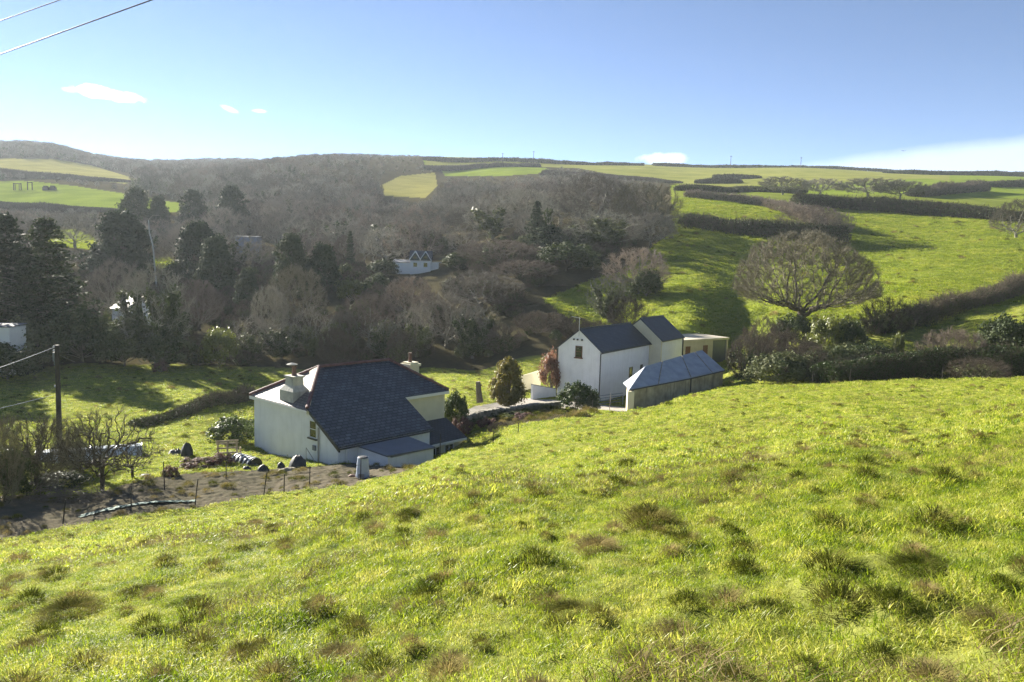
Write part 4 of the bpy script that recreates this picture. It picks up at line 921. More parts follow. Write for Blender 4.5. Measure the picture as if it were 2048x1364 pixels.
leafy_proto('cyp_b', 35, env_cone(.38,.46,lob=.22), 17000, .022, 'conifer', trunk=.025, clump=.07, nclump=380)
leafy_proto('gold', 36, env_cone(.36,.42,.2), 9000, .026, 'gold', trunk=.03, clump=.07, nclump=260)
leafy_proto('redshrub', 37, env_round(.5), 3500, .04, 'redleaf', clump=.14, nclump=90)
leafy_proto('heath', 38, env_round(.7,.4), 3000, .05, 'heather', clump=.16, nclump=70)
def spruce_proto(key, seed, hw=.2, tiers=26):
    g = np.random.default_rng(seed); A=[];B=[];C=[];D=[]
    for k in range(tiers):
        z = .06 + .92*(k/tiers)**1.0 + g.normal(0,.008); r = hw*(1-z)**.75*g.uniform(.7,1.1)+.012; m = int(7+6*(1-z))
        for j in range(m):
            a = 2*math.pi*(j+g.random())/m; ln = r*g.uniform(.65,1.15); dz = .06*ln/hw*g.uniform(-.2,.5)
            p0 = np.array([0,0,z]); p1 = np.array([ln*math.cos(a)*.6, ln*math.sin(a)*.6, z-dz*.6]); p2 = np.array([ln*math.cos(a), ln*math.sin(a), z-dz+ln*.15])
            A += [p0,p1]; B += [p1,p2]
            nl = int(16+50*ln/hw)
            f = g.random(nl)[:,None]**.7; c = p1*(1-f)+p2*f; c = c*1.0; c = np.where(g.random((nl,1)) < .3, p0+(p1-p0)*g.random((nl,1)), c)
            c = c + g.normal(0,1,(nl,3))*np.array([.012,.012,.008]); c[:,2] -= g.random(nl)*.028
            C.append(c); D.append(np.tile([math.cos(a)*.3, math.sin(a)*.3, .5],(nl,1)))
    A=np.array(A);B=np.array(B); Vt,qt = tubes_np(np.concatenate([A,[[0,0,-.03]]]),np.concatenate([B,[[0,0,.98]]]),np.concatenate([np.full(len(A),.003),[.018]]),np.concatenate([np.full(len(A),.0012),[.001]]),4)
    C=np.concatenate(C); V,q = leaves_np(C,np.concatenate(D),.0125,g)
    PROTO[key] = [('trunk',mesh_np(key+'_trunk',Vt,[qt],[M['bark_brown']])),('crown',mesh_np(key+'_crown',V,[q],[M['spruce']]))]
spruce_proto('spruce', 41, .20); spruce_proto('spruce_wide', 42, .25, 24)
# half width of each prototype's outline for height 1
HW = dict(thicket_dark=.82, oak=.82, dome_a=.68, dome_b=.68, dome_c=.58, dome_d=.66, ivy_a=.56, ivy_b=.54, thicket=.82, thicket_ivy=.84, apple=.72, windswept=.8, bush=.66, bush_ivy=.70, bush_yellow=.63, cyp=.36, cyp_b=.40, gold=.38, redshrub=.58, heath=.78, spruce=.21, spruce_wide=.26)
NM = dict(thicket_dark='bare_shrub', oak='bare_tree', dome_a='bare_tree', dome_b='bare_tree', dome_c='bare_tree', dome_d='bare_tree', ivy_a='ivy_clad_tree', ivy_b='ivy_clad_tree', thicket='bare_shrub', thicket_ivy='ivy_clad_shrub', apple='apple_tree', windswept='windswept_tree', bush='evergreen_bush', bush_ivy='ivy_bush', bush_yellow='leafy_bush', cyp='conifer_tree', cyp_b='conifer_tree', gold='golden_conifer', redshrub='red_leaved_shrub', heath='heather_shrub', spruce='spruce_tree', spruce_wide='spruce_tree')
_tr = random.Random(3)
def plant(kind, px, topy, w, Y, label, group=None, drop=.15, rz=None, cat=None):
    p = place(px, Y, -drop); top = P(px, topy, Y); h = max(.5, top.z - p.z)
    s = (w/FPX*Y/2)/HW[kind]
    r = empty(NM[kind], p, label, cat or ('shrub' if ('shrub' in NM[kind] or 'bush' in NM[kind]) else 'tree'), rz=_tr.uniform(0,6.28) if rz is None else rz, group=group)
    r.scale = (s, s, h)
    for nm, me in PROTO[kind]: link(nm, me, r)
    return r
# ------------------------------------------------------------------ trees one can tell apart (column, top, width in the photo, depth)
plant('oak',1602,468,284,92,'big bare spreading oak with olive-grey domed crown behind the barn',rz=.6,drop=.3)
for a in [
 ('spruce_wide',20,414,190,104,'tall dark spruce cut by the left edge of the photo'),
 ('spruce_wide',100,422,215,99,'tall dark spruce beside the lawn, second from the left edge'),
 ('spruce',58,505,90,96,'shorter spruce in front of the gap between the two tall left spruces'),
 ('ivy_a',312,526,190,94,'leaning bare tree with sunlit ivied trunk in front of the pale roadside house'),
 ('cyp_b',246,424,135,170,'broad dark conifer left of the leaning trunk coloured sunlit white'),
 ('cyp_b',272,377,72,262,'dark conifer on the skyline of the bright left field, the leftmost of the distant four'),
 ('cyp',318,393,52,258,'small rounded dark conifer close right of the leftmost distant conifer'),
 ('cyp_b',385,380,66,282,'rounded dark conifer in hazy middle distance, left of the tallest distant one'),
 ('cyp_b',465,372,76,270,'tallest of the distant dark conifers, alone against the hazy wood'),
 ('cyp_b',398,444,110,164,'ragged dark conifer standing behind the smooth rounded one'),
 ('cyp',433,474,92,148,'smooth egg-shaped dark conifer right of the ragged conifer'),
 ('cyp',495,540,58,134,'small low dark conifer between the egg-shaped conifer and the grey domed tree'),
 ('cyp_b',583,468,88,142,'pointed dark conifer, left one of the pair above the cottage'),
 ('cyp',646,489,82,139,'dark round-shouldered conifer, right one of the pair above the cottage'),
 ('dome_d',592,530,140,115,'domed olive-grey bare tree in front of the conifer pair'),
 ('dome_c',540,572,90,106,'pale feathery bare tree left of and below the olive-grey dome'),
 ('dome_a',235,520,130,125,'hazy bare tree directly right of the tall left spruces'),
 ('dome_b',400,560,110,118,'brownish bare tree below the egg-shaped conifer'),
 ('ivy_b',500,628,110,97,'sparkling ivied tree above the bank left of the cottage chimney'),
 ('ivy_a',562,640,110,98,'ivied bare tree directly above the pale cottage chimney'),
 ('ivy_b',622,612,95,100,'tall narrow ivied tree above the cottage roof'),
 ('thicket',672,655,90,97,'low brown thicket above the cottage ridge, left part'),
 ('ivy_a',690,622,90,104,'ivied tree behind the brown thicket above the cottage ridge'),
 ('dome_b',738,588,135,106,'reddish-brown bare tree crown above the cottage roof centre'),
 ('ivy_a',770,640,90,99,'glossy ivied tree to the left of the dark ivy mass over the right chimney'),
 ('ivy_b',832,606,110,100,'dark tall ivy-covered tree straight above the right chimney'),
 ('thicket_ivy',800,660,80,97,'ivied scrub low behind the right chimney'),
 ('dome_a',892,588,150,106,'wide brown bare tree right of the ivy-covered tree over the right chimney'),
 ('ivy_a',945,606,120,101,'green glittering ivied tree at the field edge right of the cottage'),
 ('thicket_ivy',1005,650,95,99,'dark ivied scrub behind the golden conifer'),
 ('thicket',1080,622,115,103,'brown bare shrub mass left of the gabled house, upper'),
 ('thicket',1150,632,90,101,'brown bare shrub close to the gabled house aerial'),
 ('dome_b',818,553,115,122,'low rounded reddish-brown tree in front of the far white cottage'),
 ('dome_a',962,543,195,122,'very wide brown bare tree in the centre of the picture'),
 ('dome_b',1000,480,180,148,'reddish bare tree behind the very wide central brown tree'),
 ('dome_b',1045,520,140,132,'reddish-brown bare tree left of the dark evergreen dome'),
 ('bush_ivy',1132,488,130,140,'large dark evergreen dome below the wood edge'),
 ('dome_b',1275,496,146,126,'flat-topped reddish bare tree alone at the green field edge'),
 ('bush_ivy',1292,540,70,123,'dark ivy clump under the flat-topped reddish tree'),
 ('ivy_a',1216,548,96,110,'sunlit ivied tree right behind the taller house'),
 ('thicket',1252,592,95,107,'bare grey-brown shrub touching the taller house roof, right of the sunlit ivied tree'),
 ('thicket',1190,640,80,100,'low brown scrub behind the gabled house roof'),
 ('dome_a',1190,350,200,192,'largest rounded bare tree on the edge of the wood, top right of it'),
 ('dome_d',1285,364,150,182,'rounded bare tree at the right-hand end of the wood beside the green field'),
 ('dome_c',1120,384,140,205,'grey bare tree left of the largest rounded tree of the wood'),
 ('ivy_a',1205,418,180,165,'broad bare tree with pale ivied limbs in front of the largest rounded tree'),
 ('dome_a',1300,424,110,168,'dense bare tree at the foot of the wood’s right-hand end'),
 ('ivy_a',1135,455,100,163,'ivied tree right of the lone dark fir in the wood'),
 ('spruce_wide',1072,397,56,166,'lone dark fir standing out of the bare wood'),
 ('cyp_b',1095,450,80,163,'low dark conifer skirt right below the lone fir'),
 ('ivy_a',795,428,130,200,'bare tree with glinting ivy up the slope left of the far white cottage'),
 ('ivy_b',868,440,110,196,'glinting ivied tree straight above the far white cottage'),
 ('dome_c',705,450,110,212,'pale brown bare tree left of the glinting ivied tree above the far cottage'),
 ('dome_b',690,470,55,178,'thin reddish bare tree with a tiny dark conifer beside it'),
 ('spruce',700,458,26,176,'tiny dark conifer beside the thin reddish tree'),
 ('dome_a',950,415,150,216,'rounded bare tree in the wood, midway between far cottage and lone fir'),
 ('dome_d',1015,405,140,222,'greyish bare tree in the wood just left of the lone fir'),
 ('bush_ivy',918,505,70,160,'pale glossy evergreen bush right of the far white cottage'),
 ('bush_ivy',768,520,60,162,'dark evergreen bush left of the far white cottage wing'),
 ('bush_yellow',700,556,55,128,'bright yellow-green bush at the foot of the conifer pair'),
 ('ivy_b',520,480,60,185,'ivied tree in front of the blue-grey shed, right side'),
 ('ivy_b',478,490,36,190,'narrow ivied stem in front of the blue-grey shed, left side'),
 ('dome_c',150,430,110,215,'hazy bare tree above the second tall spruce'),
 ('dome_a',360,470,100,185,'hazy bare tree between the broad dark conifer and the ragged one'),
 ('dome_a',560,425,120,240,'hazy bare tree above the left conifer of the pair'),
 ('dome_d',640,440,110,235,'hazy bare tree above the right conifer of the pair'),
 # bushes of the lawn's far edge
 ('bush_ivy',62,640,150,92,'dark evergreen mass below the tall spruces, left'),
 ('bush_ivy',165,622,150,94,'dark evergreen mass below the second tall spruce'),
 ('bush_ivy',250,640,130,92,'dark evergreen bush left of the leaning ivied trunk'),
 ('bush_ivy',335,668,120,91,'dark shaded bush at the foot of the leaning ivied tree'),
 ('bush_yellow',440,654,78,92,'yellow-green leafy bush beside the dark bank left of the cottage'),
 ('thicket_ivy',395,680,110,93,'dark scrub between the lawn and the yellow-green bush'),
 ('thicket_ivy',480,700,90,94,'dark scrub at the end of the sloping hedge'),
 ('bush_ivy',-50,650,140,95,'dark evergreen mass half out of the frame at the left'),
 ('heath',322,722,34,87,'small sunlit reddish bush at the lawn’s far corner'),
 # right-hand side
 ('dome_b',1622,412,135,178,'rounded reddish bare tree clump jutting into the green hillside field'),
 ('dome_b',1676,424,70,172,'small reddish tree at the tip of the jutting clump'),
 ('windswept',1565,354,100,285,'flat-topped windswept tree, first from the left along the upper hedge'),
 ('windswept',1640,358,95,280,'windswept tree, second along the upper hedge'),
 ('windswept',1735,357,130,270,'widest windswept tree on the upper hedge'),
 ('windswept',1800,362,100,262,'windswept tree at the right of the widest one'),
 ('dome_d',2030,398,110,165,'bare rounded tree cut by the right edge above the green field'),
 ('thicket_ivy',1498,662,100,72,'grey-brown ivied shrub touching the barn roof end'),
 ('thicket',1560,662,140,75,'brown bare shrub between barn and the yellowish ivy bush'),
 ('thicket_ivy',1610,684,130,69,'dark ivied shrub below the oak, low'),
 ('bush_yellow',1655,628,90,77,'yellowish leafy ivy bush under the right side of the oak'),
 ('bush_ivy',1700,640,70,76,'dark green bush right beside the yellowish ivy bush'),
 ('bush_ivy',1555,706,130,67,'dark ivy mass low between the barn roof end and the yellowish bush'),
 ('bush_ivy',1675,692,130,68.5,'dark green mass below the yellowish ivy bush'),
 ('bush_ivy',1745,690,110,69,'dark bush where the two right-hand hedges meet'),
 ('thicket',1085,566,100,128,'brown scrub below the dark evergreen dome, left side'),
 ('thicket_ivy',1035,600,110,117,'ivied scrub at the left edge of the shaded green patch'),
 ('heath',925,838,50,56,'low brown shrub beside the cottage corner bush'),
 ('bush_ivy',945,832,60,58,'small dark shrub left of the stump foot'),
 ('thicket',1000,846,60,54,'tuft of dead garden stems nearest the field edge'),
 ('bush_ivy',1065,826,70,60,'dark shrub between golden conifer and laurel bush'),
 ('bush_ivy',15,688,130,82.5,'dark evergreen bush in front of the white shed'),
 ('thicket_dark',110,838,120,39.5,'grey twiggy fruit bush in front of the utility pole'),
 ('thicket_dark',170,850,110,42,'grey twiggy bush right of the utility pole foot'),
 ('bush_ivy',1590,632,90,84,'dark ivy bush wrapped round the foot of the big oak'),
 ('thicket_ivy',1530,636,110,82,'ivied thorn scrub left of the oak foot'),
 ('bush_ivy',12,900,110,34.5,'low black-green bush at the left edge under the reddish one'),
 ('bush_ivy',120,948,120,37.5,'low dark evergreen clump under the garden apple trees'),
 ('thicket_dark',62,900,110,36,'dark twiggy undergrowth under the left apple tree'),
 ('thicket_ivy',1775,596,112,85,'tall dark thicket at the lower end of the right-hand hedge'),
 ('bush_yellow',1793,664,26,72,'tiny sunlit bush on the small patch of lit grass'),
 ('thicket',1905,658,150,68,'wide bare bramble shrub above the dark lower right hedge'),
 ('bush_ivy',2010,634,110,69,'green leafy bush near the right edge above the dark hedge'),
 ('thicket_ivy',1960,716,140,54,'sprawling bramble clump on the near field edge at the right'),
 # gardens
 ('gold',1014,716,78,63,'golden-brown conical conifer on the drive edge'),
 ('bush',1155,766,86,62.5,'round glossy laurel bush in front of the gabled house'),
 ('redshrub',1100,702,50,75,'tall red-leaved shrub against the gabled house'),
 ('bush',910,786,58,58,'dark rounded evergreen at the right-hand corner of the cottage'),
 ('bush',470,836,112,53,'dense glossy bush against the cottage gable'),
 ('bush_ivy',1182,800,40,60.5,'small dark bush at the right foot of the laurel'),
 ('heath',972,836,44,56,'low reddish-brown shrub below the stump'),
 ('heath',1050,838,50,57,'low brown heather cushion in the garden bed below the conifer'),
 ('bush_yellow',1018,834,30,58,'small bright green cushion shrub under the golden conifer'),
 ('bush_ivy',1085,818,90,61,'low dark ivy mound left of the laurel bush'),
 ('bush_ivy',985,818,70,60,'low dark ivy mound left of the golden conifer'),
 ('bush_ivy',1030,828,60,59,'low dark evergreen cushion below the golden conifer'),
 ('thicket_dark',5,845,95,33,'dark reddish bush at the left edge beside the apple trees'),
 ('apple',205,818,190,36,'old twisted bare apple tree in the middle of the vegetable garden'),
 ('apple',72,826,150,37,'bare apple tree left of the old twisted one'),
 ('apple',265,880,110,38,'small leaning bare fruit tree right of the old twisted apple'),
 ('thicket_dark',150,880,90,41,'tangle of bare garden twigs behind the apple trees'),
 ('thicket_dark',20,830,90,40,'tall bare twigs behind the left-edge bush'),
 ('heath',395,918,80,43,'reddish dead garden stalks in front of the dark tarpaulin heap'),
 ('heath',440,908,60,44,'pinkish-brown garden stalks before the pallet frame'),
 ('heath',340,934,40,40,'low pinkish stalks beside the grey bin'),
]: plant(*a)
# ------------------------------------------------------------------ hedges
def hedge(px_list, width, twm, lfm, leaf, label, dens=1.0, name='hedge', fuzz=.3, seed=1, hcap=None, hmul=1.0):
    g = np.random.default_rng(seed+abs(int(px_list[0][0]))); B = []; Hh = []
    for px, Y, top in px_list:
        if Y < 0: Y = ground_hit(px, -Y, 75)
        p = place(px, Y); B.append(p); h = P(px, top, Y).z - p.z; Hh.append(hmul*max(.9, min(h, hcap) if hcap else h))
    seg = [(B[i+1]-B[i]).length for i in range(len(B)-1)]; tot = sum(seg)
    Ym = sum(p.y for p in B)/len(B); ls = Ym*.0012; n = int(min(80000, dens*tot*width*1.9/(ls*ls)*2.0)); nt_ = int(min(50000, dens*tot*width*(1-.55*leaf)*110*(70/Ym)))
    cum = np.concatenate([[0],np.cumsum(seg)])
    def sample(k):
        s = g.uniform(0,tot,k); i = np.clip(np.searchsorted(cum, s)-1,0,len(seg)-1); f = (s-cum[i])/np.array(seg)[i]
        a = np.array(B)[i]; b = np.array(B)[i+1]; p = a+(b-a)*f[:,None]; h = np.array(Hh)[i]*(1-f)+np.array(Hh)[i+1]*f
        d = b-a; nr = np.stack([-d[:,1],d[:,0]],1); nr /= np.linalg.norm(nr,axis=1,keepdims=True)
        o = g.uniform(-1,1,k); wv = width*(.85+.4*vnoise(p[:,0],p[:,1],width*1.6,3)); p[:,:2] += nr*(o*wv/2)[:,None]; p[:,2] = H0(p[:,0],p[:,1])
        hh = h*(.5+.22*vnoise(p[:,0],p[:,1],width*.7,4)+.38*vnoise(p[:,0],p[:,1],width*2.2,14)+.25*vnoise(p[:,0],p[:,1],width*6,15))*(1-.45*np.abs(o)**2.5); return p, hh, nr*np.sign(o)[:,None]
    o = empty(name, B[0], label, 'hedge'); b0 = np.array(B[0])
    if nt_ > 0:
        p, h, nr = sample(nt_); z0 = g.uniform(.0,.75,nt_)*h; a = p.copy(); a[:,2] += z0; ln = h*g.uniform(.25,.5,nt_)
        d = np.concatenate([nr*.35,np.ones((nt_,1))],1)+g.normal(0,.4,(nt_,3)); d /= np.linalg.norm(d,axis=1,keepdims=True); b = a+d*ln[:,None]; b[:,2] = np.minimum(b[:,2], p[:,2]+h*(1+fuzz*g.random(nt_)))
        r = Ym*.00017; As,Bs,Rs=[a],[b],[np.full(nt_,r*1.5)]
        for _ in range(3):
            f = g.uniform(.3,.9,nt_)[:,None]; a2=a+(b-a)*f; d2=d+g.normal(0,.5,d.shape); d2/=np.linalg.norm(d2,axis=1,keepdims=True); As.append(a2);Bs.append(a2+d2*(ln*g.uniform(.35,.8,nt_))[:,None]);Rs.append(np.full(nt_,r))
        V,t = cones_np(np.concatenate(As)-b0,np.concatenate(Bs)-b0,np.concatenate(Rs)); link('twigs', mesh_np('hedge_twigs',V,[t],[M[twm]]), o)
    nl = int(n*leaf)
    if nl > 0:
        p, h, nr = sample(nl); C = p.copy(); C[:,2] += h*g.random(nl)**.7*(.95 if leaf > .6 else .8); D = np.concatenate([nr*.6,np.full((nl,1),.5)],1)
        V,qd = leaves_np(C-b0, D, ls, g); link('foliage', mesh_np('hedge_leaves',V,[qd],[M[lfm]]), o)
    return o
hedge([(1738,-672,628),(1830,-648,600),(1950,-612,564),(2090,-572,522)],2.4,'hedge_twig','ivy',.55,'long purplish-brown hedge climbing to the right edge across the lit field',1.3,hmul=.85,fuzz=.15)
hedge([(1372,-394,376),(1450,-402,382),(1530,-412,393),(1590,-432,404),(1640,-455,416)],4,'bark_red','ivy',.3,'reddish-brown hedge along the top of the small lit field right of the wood')
hedge([(1365,-452,424),(1430,-460,430),(1505,-470,438),(1600,-478,440),(1692,-484,450)],5,'hedge_twig','ivy',.7,'dark leafy hedge below the small lit field, ending in the jutting clump')
hedge([(1588,-411,384),(1680,-417,388),(1780,-424,392),(1880,-431,402),(2000,-441,412),(2080,-446,414)],7,'hedge_twig','ivy',.75,'thick dark overgrown hedge along the top of the big green field',hmul=.88)
hedge([(1830,-394,376),(1880,-388,367),(1962,-381,359)],7,'hedge_twig','ivy',.6,'dark hedge end reaching right between two pale upper fields')
hedge([(1962,-373,361),(2080,-373,359)],8,'hedge_twig','ivy',.8,'dark hedge in the upper right corner fields')
hedge([(1365,-382,369),(1480,-383,370),(1610,-388,374)],7,'hedge_twig','ivy',.7,'dark straight hedge under the hilltop field, right of the wood')
hedge([(845,655,312),(960,655,314),(1100,665,318),(1288,678,325)],6,'hedge_twig','ivy',.8,'skyline hedge left of the gap in the hilltop hedges',hcap=7)
hedge([(1306,690,325),(1450,703,328),(1560,712,331),(1700,716,334),(1850,722,341)],6,'hedge_twig','conifer',.8,'long thin skyline hedge right of the gap',hcap=6)
hedge([(1770,590,342),(1840,590,340),(1920,600,343),(2080,620,345)],10,'hedge_twig','conifer',.8,'dark belt of small trees on the right-hand skyline',hcap=12,fuzz=.6)
hedge([(1425,470,350),(1468,468,343),(1520,470,352)],7,'hedge_twig','ivy',.6,'dark scrub on a hump in the hilltop field')
hedge([(1390,420,358),(1440,415,352),(1480,418,357)],8,'hedge_twig','ivy',.2,'grey bare scrub below the hump in the hilltop field')
hedge([(1090,500,338),(1180,480,345),(1260,450,352),(1350,420,360)],12,'hedge_twig','ivy',.2,'grey bare tree belt between the wood and the hilltop field')
hedge([(850,560,328),(960,590,327),(1080,600,326)],8,'hedge_twig','conifer',.5,'dark boundary hedge between the small fields above the wood')
hedge([(270,57,838),(360,61,810),(440,68,776),(502,74,750)],1.7,'hedge_twig','ivy',.4,'clipped purplish hedge sloping up to the right left of the cottage',1.6,fuzz=.05,hmul=.75)
hedge([(1640,63,722),(1720,64.5,712),(1800,65.5,700),(1900,65.5,690),(2090,63,664)],3.4,'bark_dark','laurel',.92,'dark shaded hedge along the bottom of the lower right field',1.2)
hedge([(-30,500,322),(60,500,340),(150,500,348),(260,520,360),(330,540,376)],14,'hedge_twig','ivy',.15,'hazy bare tree belt between the two left-hand fields')
hedge([(-30,360,400),(60,340,404),(150,330,410),(235,325,416)],8,'hedge_twig','ivy',.2,'hazy bare hedge along the lower side of the bright left field')
# ------------------------------------------------------------------ the crowded hillside wood
bare_proto('wood_a',51,dome(.60,.14,1.0,.5,.4,.3),.18,330,.075,.5,.12,'bark_brown',r_base=.034,r_tip=.004,twigs=9,tl=.13,tr=.0028,nsub=2,tw_max=3)
bare_proto('wood_b',52,dome(.55,.14,1.0,.5,.4,.3),.2,320,.075,.5,.12,'bark_grey',r_base=.034,r_tip=.004,twigs=9,tl=.13,tr=.0028,nsub=2,tw_max=3)
bare_proto('wood_c',53,dome(.62,.10,1.0,.46,.4,.3),.15,320,.075,.5,.12,'bark_red',r_base=.034,r_tip=.004,twigs=9,tl=.13,tr=.0028,nsub=2,tw_max=3)
bare_proto('wood_d',54,dome(.55,.10,1.0,.5,.4,.3),.2,260,.08,.5,.13,'bark_grey',r_base=.03,r_tip=.004,twigs=6,tl=.13,tr=.0030,nsub=2,leaf='ivy',leafn=900,leafsize=.045,ivy_h=.75,tw_max=3)
for k in 'abcd': HW['wood_'+k] = .66; NM['wood_'+k] = 'ivy_clad_tree' if k == 'd' else 'bare_tree'
g = np.random.default_rng(77)
def hides_field(x, y, z, h):
    out = np.zeros(x.shape, bool)
    for f in (1.0, .75, .45):
        for dx in (-.35, .35):
            qx, qy = project(x+dx*h, y, z+h*f)
            for poly, v in FIELDS: out |= inpoly(qx, qy, poly)
    return out
def wood_points(y0, y1, sp, tl=.78):
    out = []
    xs = np.arange(-tl*y1, tl*y1, sp); ys = np.arange(y0, y1, sp)
    X, Y = np.meshgrid(xs, ys); X = (X+g.uniform(-.42,.42,X.shape)*sp).ravel(); Y = (Y+g.uniform(-.42,.42,Y.shape)*sp).ravel()
    Z = H0(X,Y); k = (np.abs(X) < tl*Y) & (zones(X,Y,Z) == 4)
    # stand clear of the open fields
    for dx, dy in ((5,0),(-5,0),(0,7),(0,-5)): k &= (zones(X+dx,Y+dy,H0(X+dx,Y+dy)) == 4)
    return X[k], Y[k], Z[k]
taken = [(o.location.x, o.location.y, .5*o.scale.x) for o in COL.objects if o.type == 'EMPTY' and o.get('category') == 'tree']
blds = [(o.location.x, o.location.y) for o in COL.objects if o.type == 'EMPTY' and o.get('category') in ('house','cottage','shed','garage')]
X, Y, Z = wood_points(178, 320, 10)
n_ind = 0
for x, y, z in zip(X, Y, Z):
    if any((x-a)**2+(y-b)**2 < (c+2.5)**2 for a,b,c in taken) or any((x-a)**2+(y-b)**2 < 90 for a,b in blds): continue
    qx, qy = project(x,y,z)
    if qx < -60 or qx > 2110 or n_ind >= 280: continue
    hmax = next((q for q in (11.5, 7.5, 4.5, 2.8) if not hides_field(np.array([x]),np.array([y]),np.array([z]),q)[0]), 0)
    if not hmax: continue
    # leave the view to the far cottage and the conifers' bright field open
    k = g.choice(['wood_a','wood_b','wood_c','wood_d'], p=[.36,.28,.2,.16]); h = min(g.uniform(5.5,12.5), hmax)
    lab = 'ivied grey tree among the bare crowns of the hillside wood' if k == 'wood_d' else 'bare leafless tree, one crown among many in the hillside wood'
    r = empty(NM[k], (x,y,z-.2), lab, 'tree', rz=g.uniform(0,6.28), group='ivied trees of the hillside wood' if k == 'wood_d' else 'bare trees of the hillside wood')
    s = h*g.uniform(.75,1.3); r.scale = (s,s,h)
    for nm, me in PROTO[k]: link(nm, me, r)
    n_ind += 1
import bmesh
wcol = bpy.data.collections.new('wood_trees')
for k in 'abcd':
    bm = bmesh.new(); mats = []
    for nm, me in PROTO['wood_'+k]:
        st = len(bm.faces); bm.from_mesh(me); bm.faces.ensure_lookup_table()
        if me.materials[0] not in mats: mats.append(me.materials[0])
        for f in bm.faces[st:]: f.material_index = mats.index(me.materials[0])
    me = bpy.data.meshes.new('wood_tree_'+k); bm.to_mesh(me); bm.free()
    for m_ in mats: me.materials.append(m_)
    wcol.objects.link(bpy.data.objects.new('wood_tree_'+k, me))
X1, Y1, Z1 = wood_points(320, 1000, 10.5)
h1 = g.uniform(7,11.5,len(X1)); h1 *= np.where(Y1 > 400, np.interp(project(X1,Y1,Z1)[0], [480,800], [1,.2]), 1)
for _ in range(2): h1 = np.where(hides_field(X1,Y1,Z1,h1), h1*.55, h1)
kk = ~hides_field(X1,Y1,Z1,h1)
gn_scatter('far_woodland', np.stack([X1,Y1,Z1-.2],1)[kk], g.integers(0,4,len(X1))[kk], h1[kk]*g.uniform(.8,1.1,len(X1))[kk], wcol, 'hazy mass of bare winter woodland covering the far valley sides', tilt=.05, zs=h1[kk])
# scrub under and between the trees of the valley bottom
ucol = bpy.data.collections.new('scrub')
for key in ('thicket_ivy','bush_ivy','wood_c','wood_d'):
    bm = bmesh.new(); mats = []
    for nm, me in PROTO[key]:
        st = len(bm.faces); bm.from_mesh(me); bm.faces.ensure_lookup_table()
        if me.materials[0] not in mats: mats.append(me.materials[0])
        for f in bm.faces[st:]: f.material_index = mats.index(me.materials[0])
    me = bpy.data.meshes.new('scrub_'+key); bm.to_mesh(me); bm.free()
    for m_ in mats: me.materials.append(m_)
    ucol.objects.link(bpy.data.objects.new('scrub_'+key, me))
X2, Y2, Z2 = wood_points(95, 182, 4.2)
b_ = np.array(blds); d2 = ((X2[:,None]-b_[None,:,0])**2+(Y2[:,None]-b_[None,:,1])**2).min(1); kk = d2 > 60
fx, fy = [float(v) for v in place(842,150)[:2]]
kk &= ~((np.abs(X2-(Y2*(842-1024)/FPX)) < 6) & (Y2 > 140))
X2,Y2,Z2 = X2[kk],Y2[kk],Z2[kk]; h2_ = g.uniform(1.2,3.4,len(X2))
gn_scatter('valley_scrub', np.stack([X2,Y2,Z2-.15],1), g.choice([0,1,1,1],len(X2)), h2_*g.uniform(.7,1.1,len(X2)), ucol, 'tangled bare and ivied scrub filling the valley bottom between the trees', tilt=.05, zs=h2_)
# conifers that carry on past the left edge and shade the lawn
scol = bpy.data.collections.new('belt_trees')
bm = bmesh.new(); mats = []
for nm, me in PROTO['spruce_wide']:
    st = len(bm.faces); bm.from_mesh(me); bm.faces.ensure_lookup_table(); mats.append(me.materials[0])
    for f in bm.faces[st:]: f.material_index = len(mats)-1
me = bpy.data.meshes.new('belt_spruce'); bm.to_mesh(me); bm.free()
for m_ in mats: me.materials.append(m_)
scol.objects.link(bpy.data.objects.new('belt_spruce', me))
bp_ = [place(px, Y, -.2) for px, Y in ((-75,92),(-150,100),(-240,84),(-330,104),(-430,92),(-120,88),(-190,93))]
gn_scatter('conifer_belt', np.array([tuple(p) for p in bp_]), np.zeros(7), np.array([25.,23,25,24,26,26,26]), scol, 'dark conifers carrying on past the left edge and shading the lawn', tilt=.02, zs=np.array([17.5,18,17,19,18,17,19]))
# ------------------------------------------------------------------ prominent tussocks
tus_me = []
for i in range(3):
    V,q_,t_3 = blades(1100,.62,.22,.5,.014,1.25,60+i,center=True,domeh=.33); tus_me.append(mesh_np('tussock_blades',V,[q_,t_3],[M['tussock']]))
    V,q_,t_3 = blades(70,.60,.3,.55,.007,1.4,70+i,center=True,domeh=.34); tus_me.append(mesh_np('dry_blades',V,[q_,t_3],[M['straw']]))
TL = ['largest brown tussock, right of the picture centre in the near slope','dark green tussock left below the largest brown one','small round brown tussock in the middle of the slope','small dark brown tussock, below picture centre left','straw-topped tussock below the largest brown one','dark tussock right of and above the largest brown one','dark green tussock near the bottom edge, left of centre','low dark tussock with straw top in the left part of the slope','brown tussock near the bottom left corner','long low tussock above the bottom-left brown one','ragged brown tussock below the dark green centre one','broad straw-coloured tussock at the bottom edge left of centre','dark shaded tussock at the bottom edge right of centre','small brown tussock at the upper left of the slope','small reddish-brown tussock far up the slope, right of centre','large straw-coloured tussock at the right edge','low dark tussock in the right foreground','wide grassy tussock at the right, above the straw-coloured one']
for i, (x, y, rd, hf) in enumerate(BIG):
    z = Hs(x,y)+float(bumps(np.array([x]),np.array([y]))[0])+float(tusbump(np.array([x]),np.array([y]))[0])*.35-.02
    o = empty('grass_tussock',(x,y,z),TL[i],'tussock',rz=_tr.uniform(0,6)); s = rd*.9; o.scale = (s*1.5,s*1.5,s*1.8*hf)
    link('green_blades', tus_me[(i%3)*2], o); link('dry_blades', tus_me[(i%3)*2+1], o)
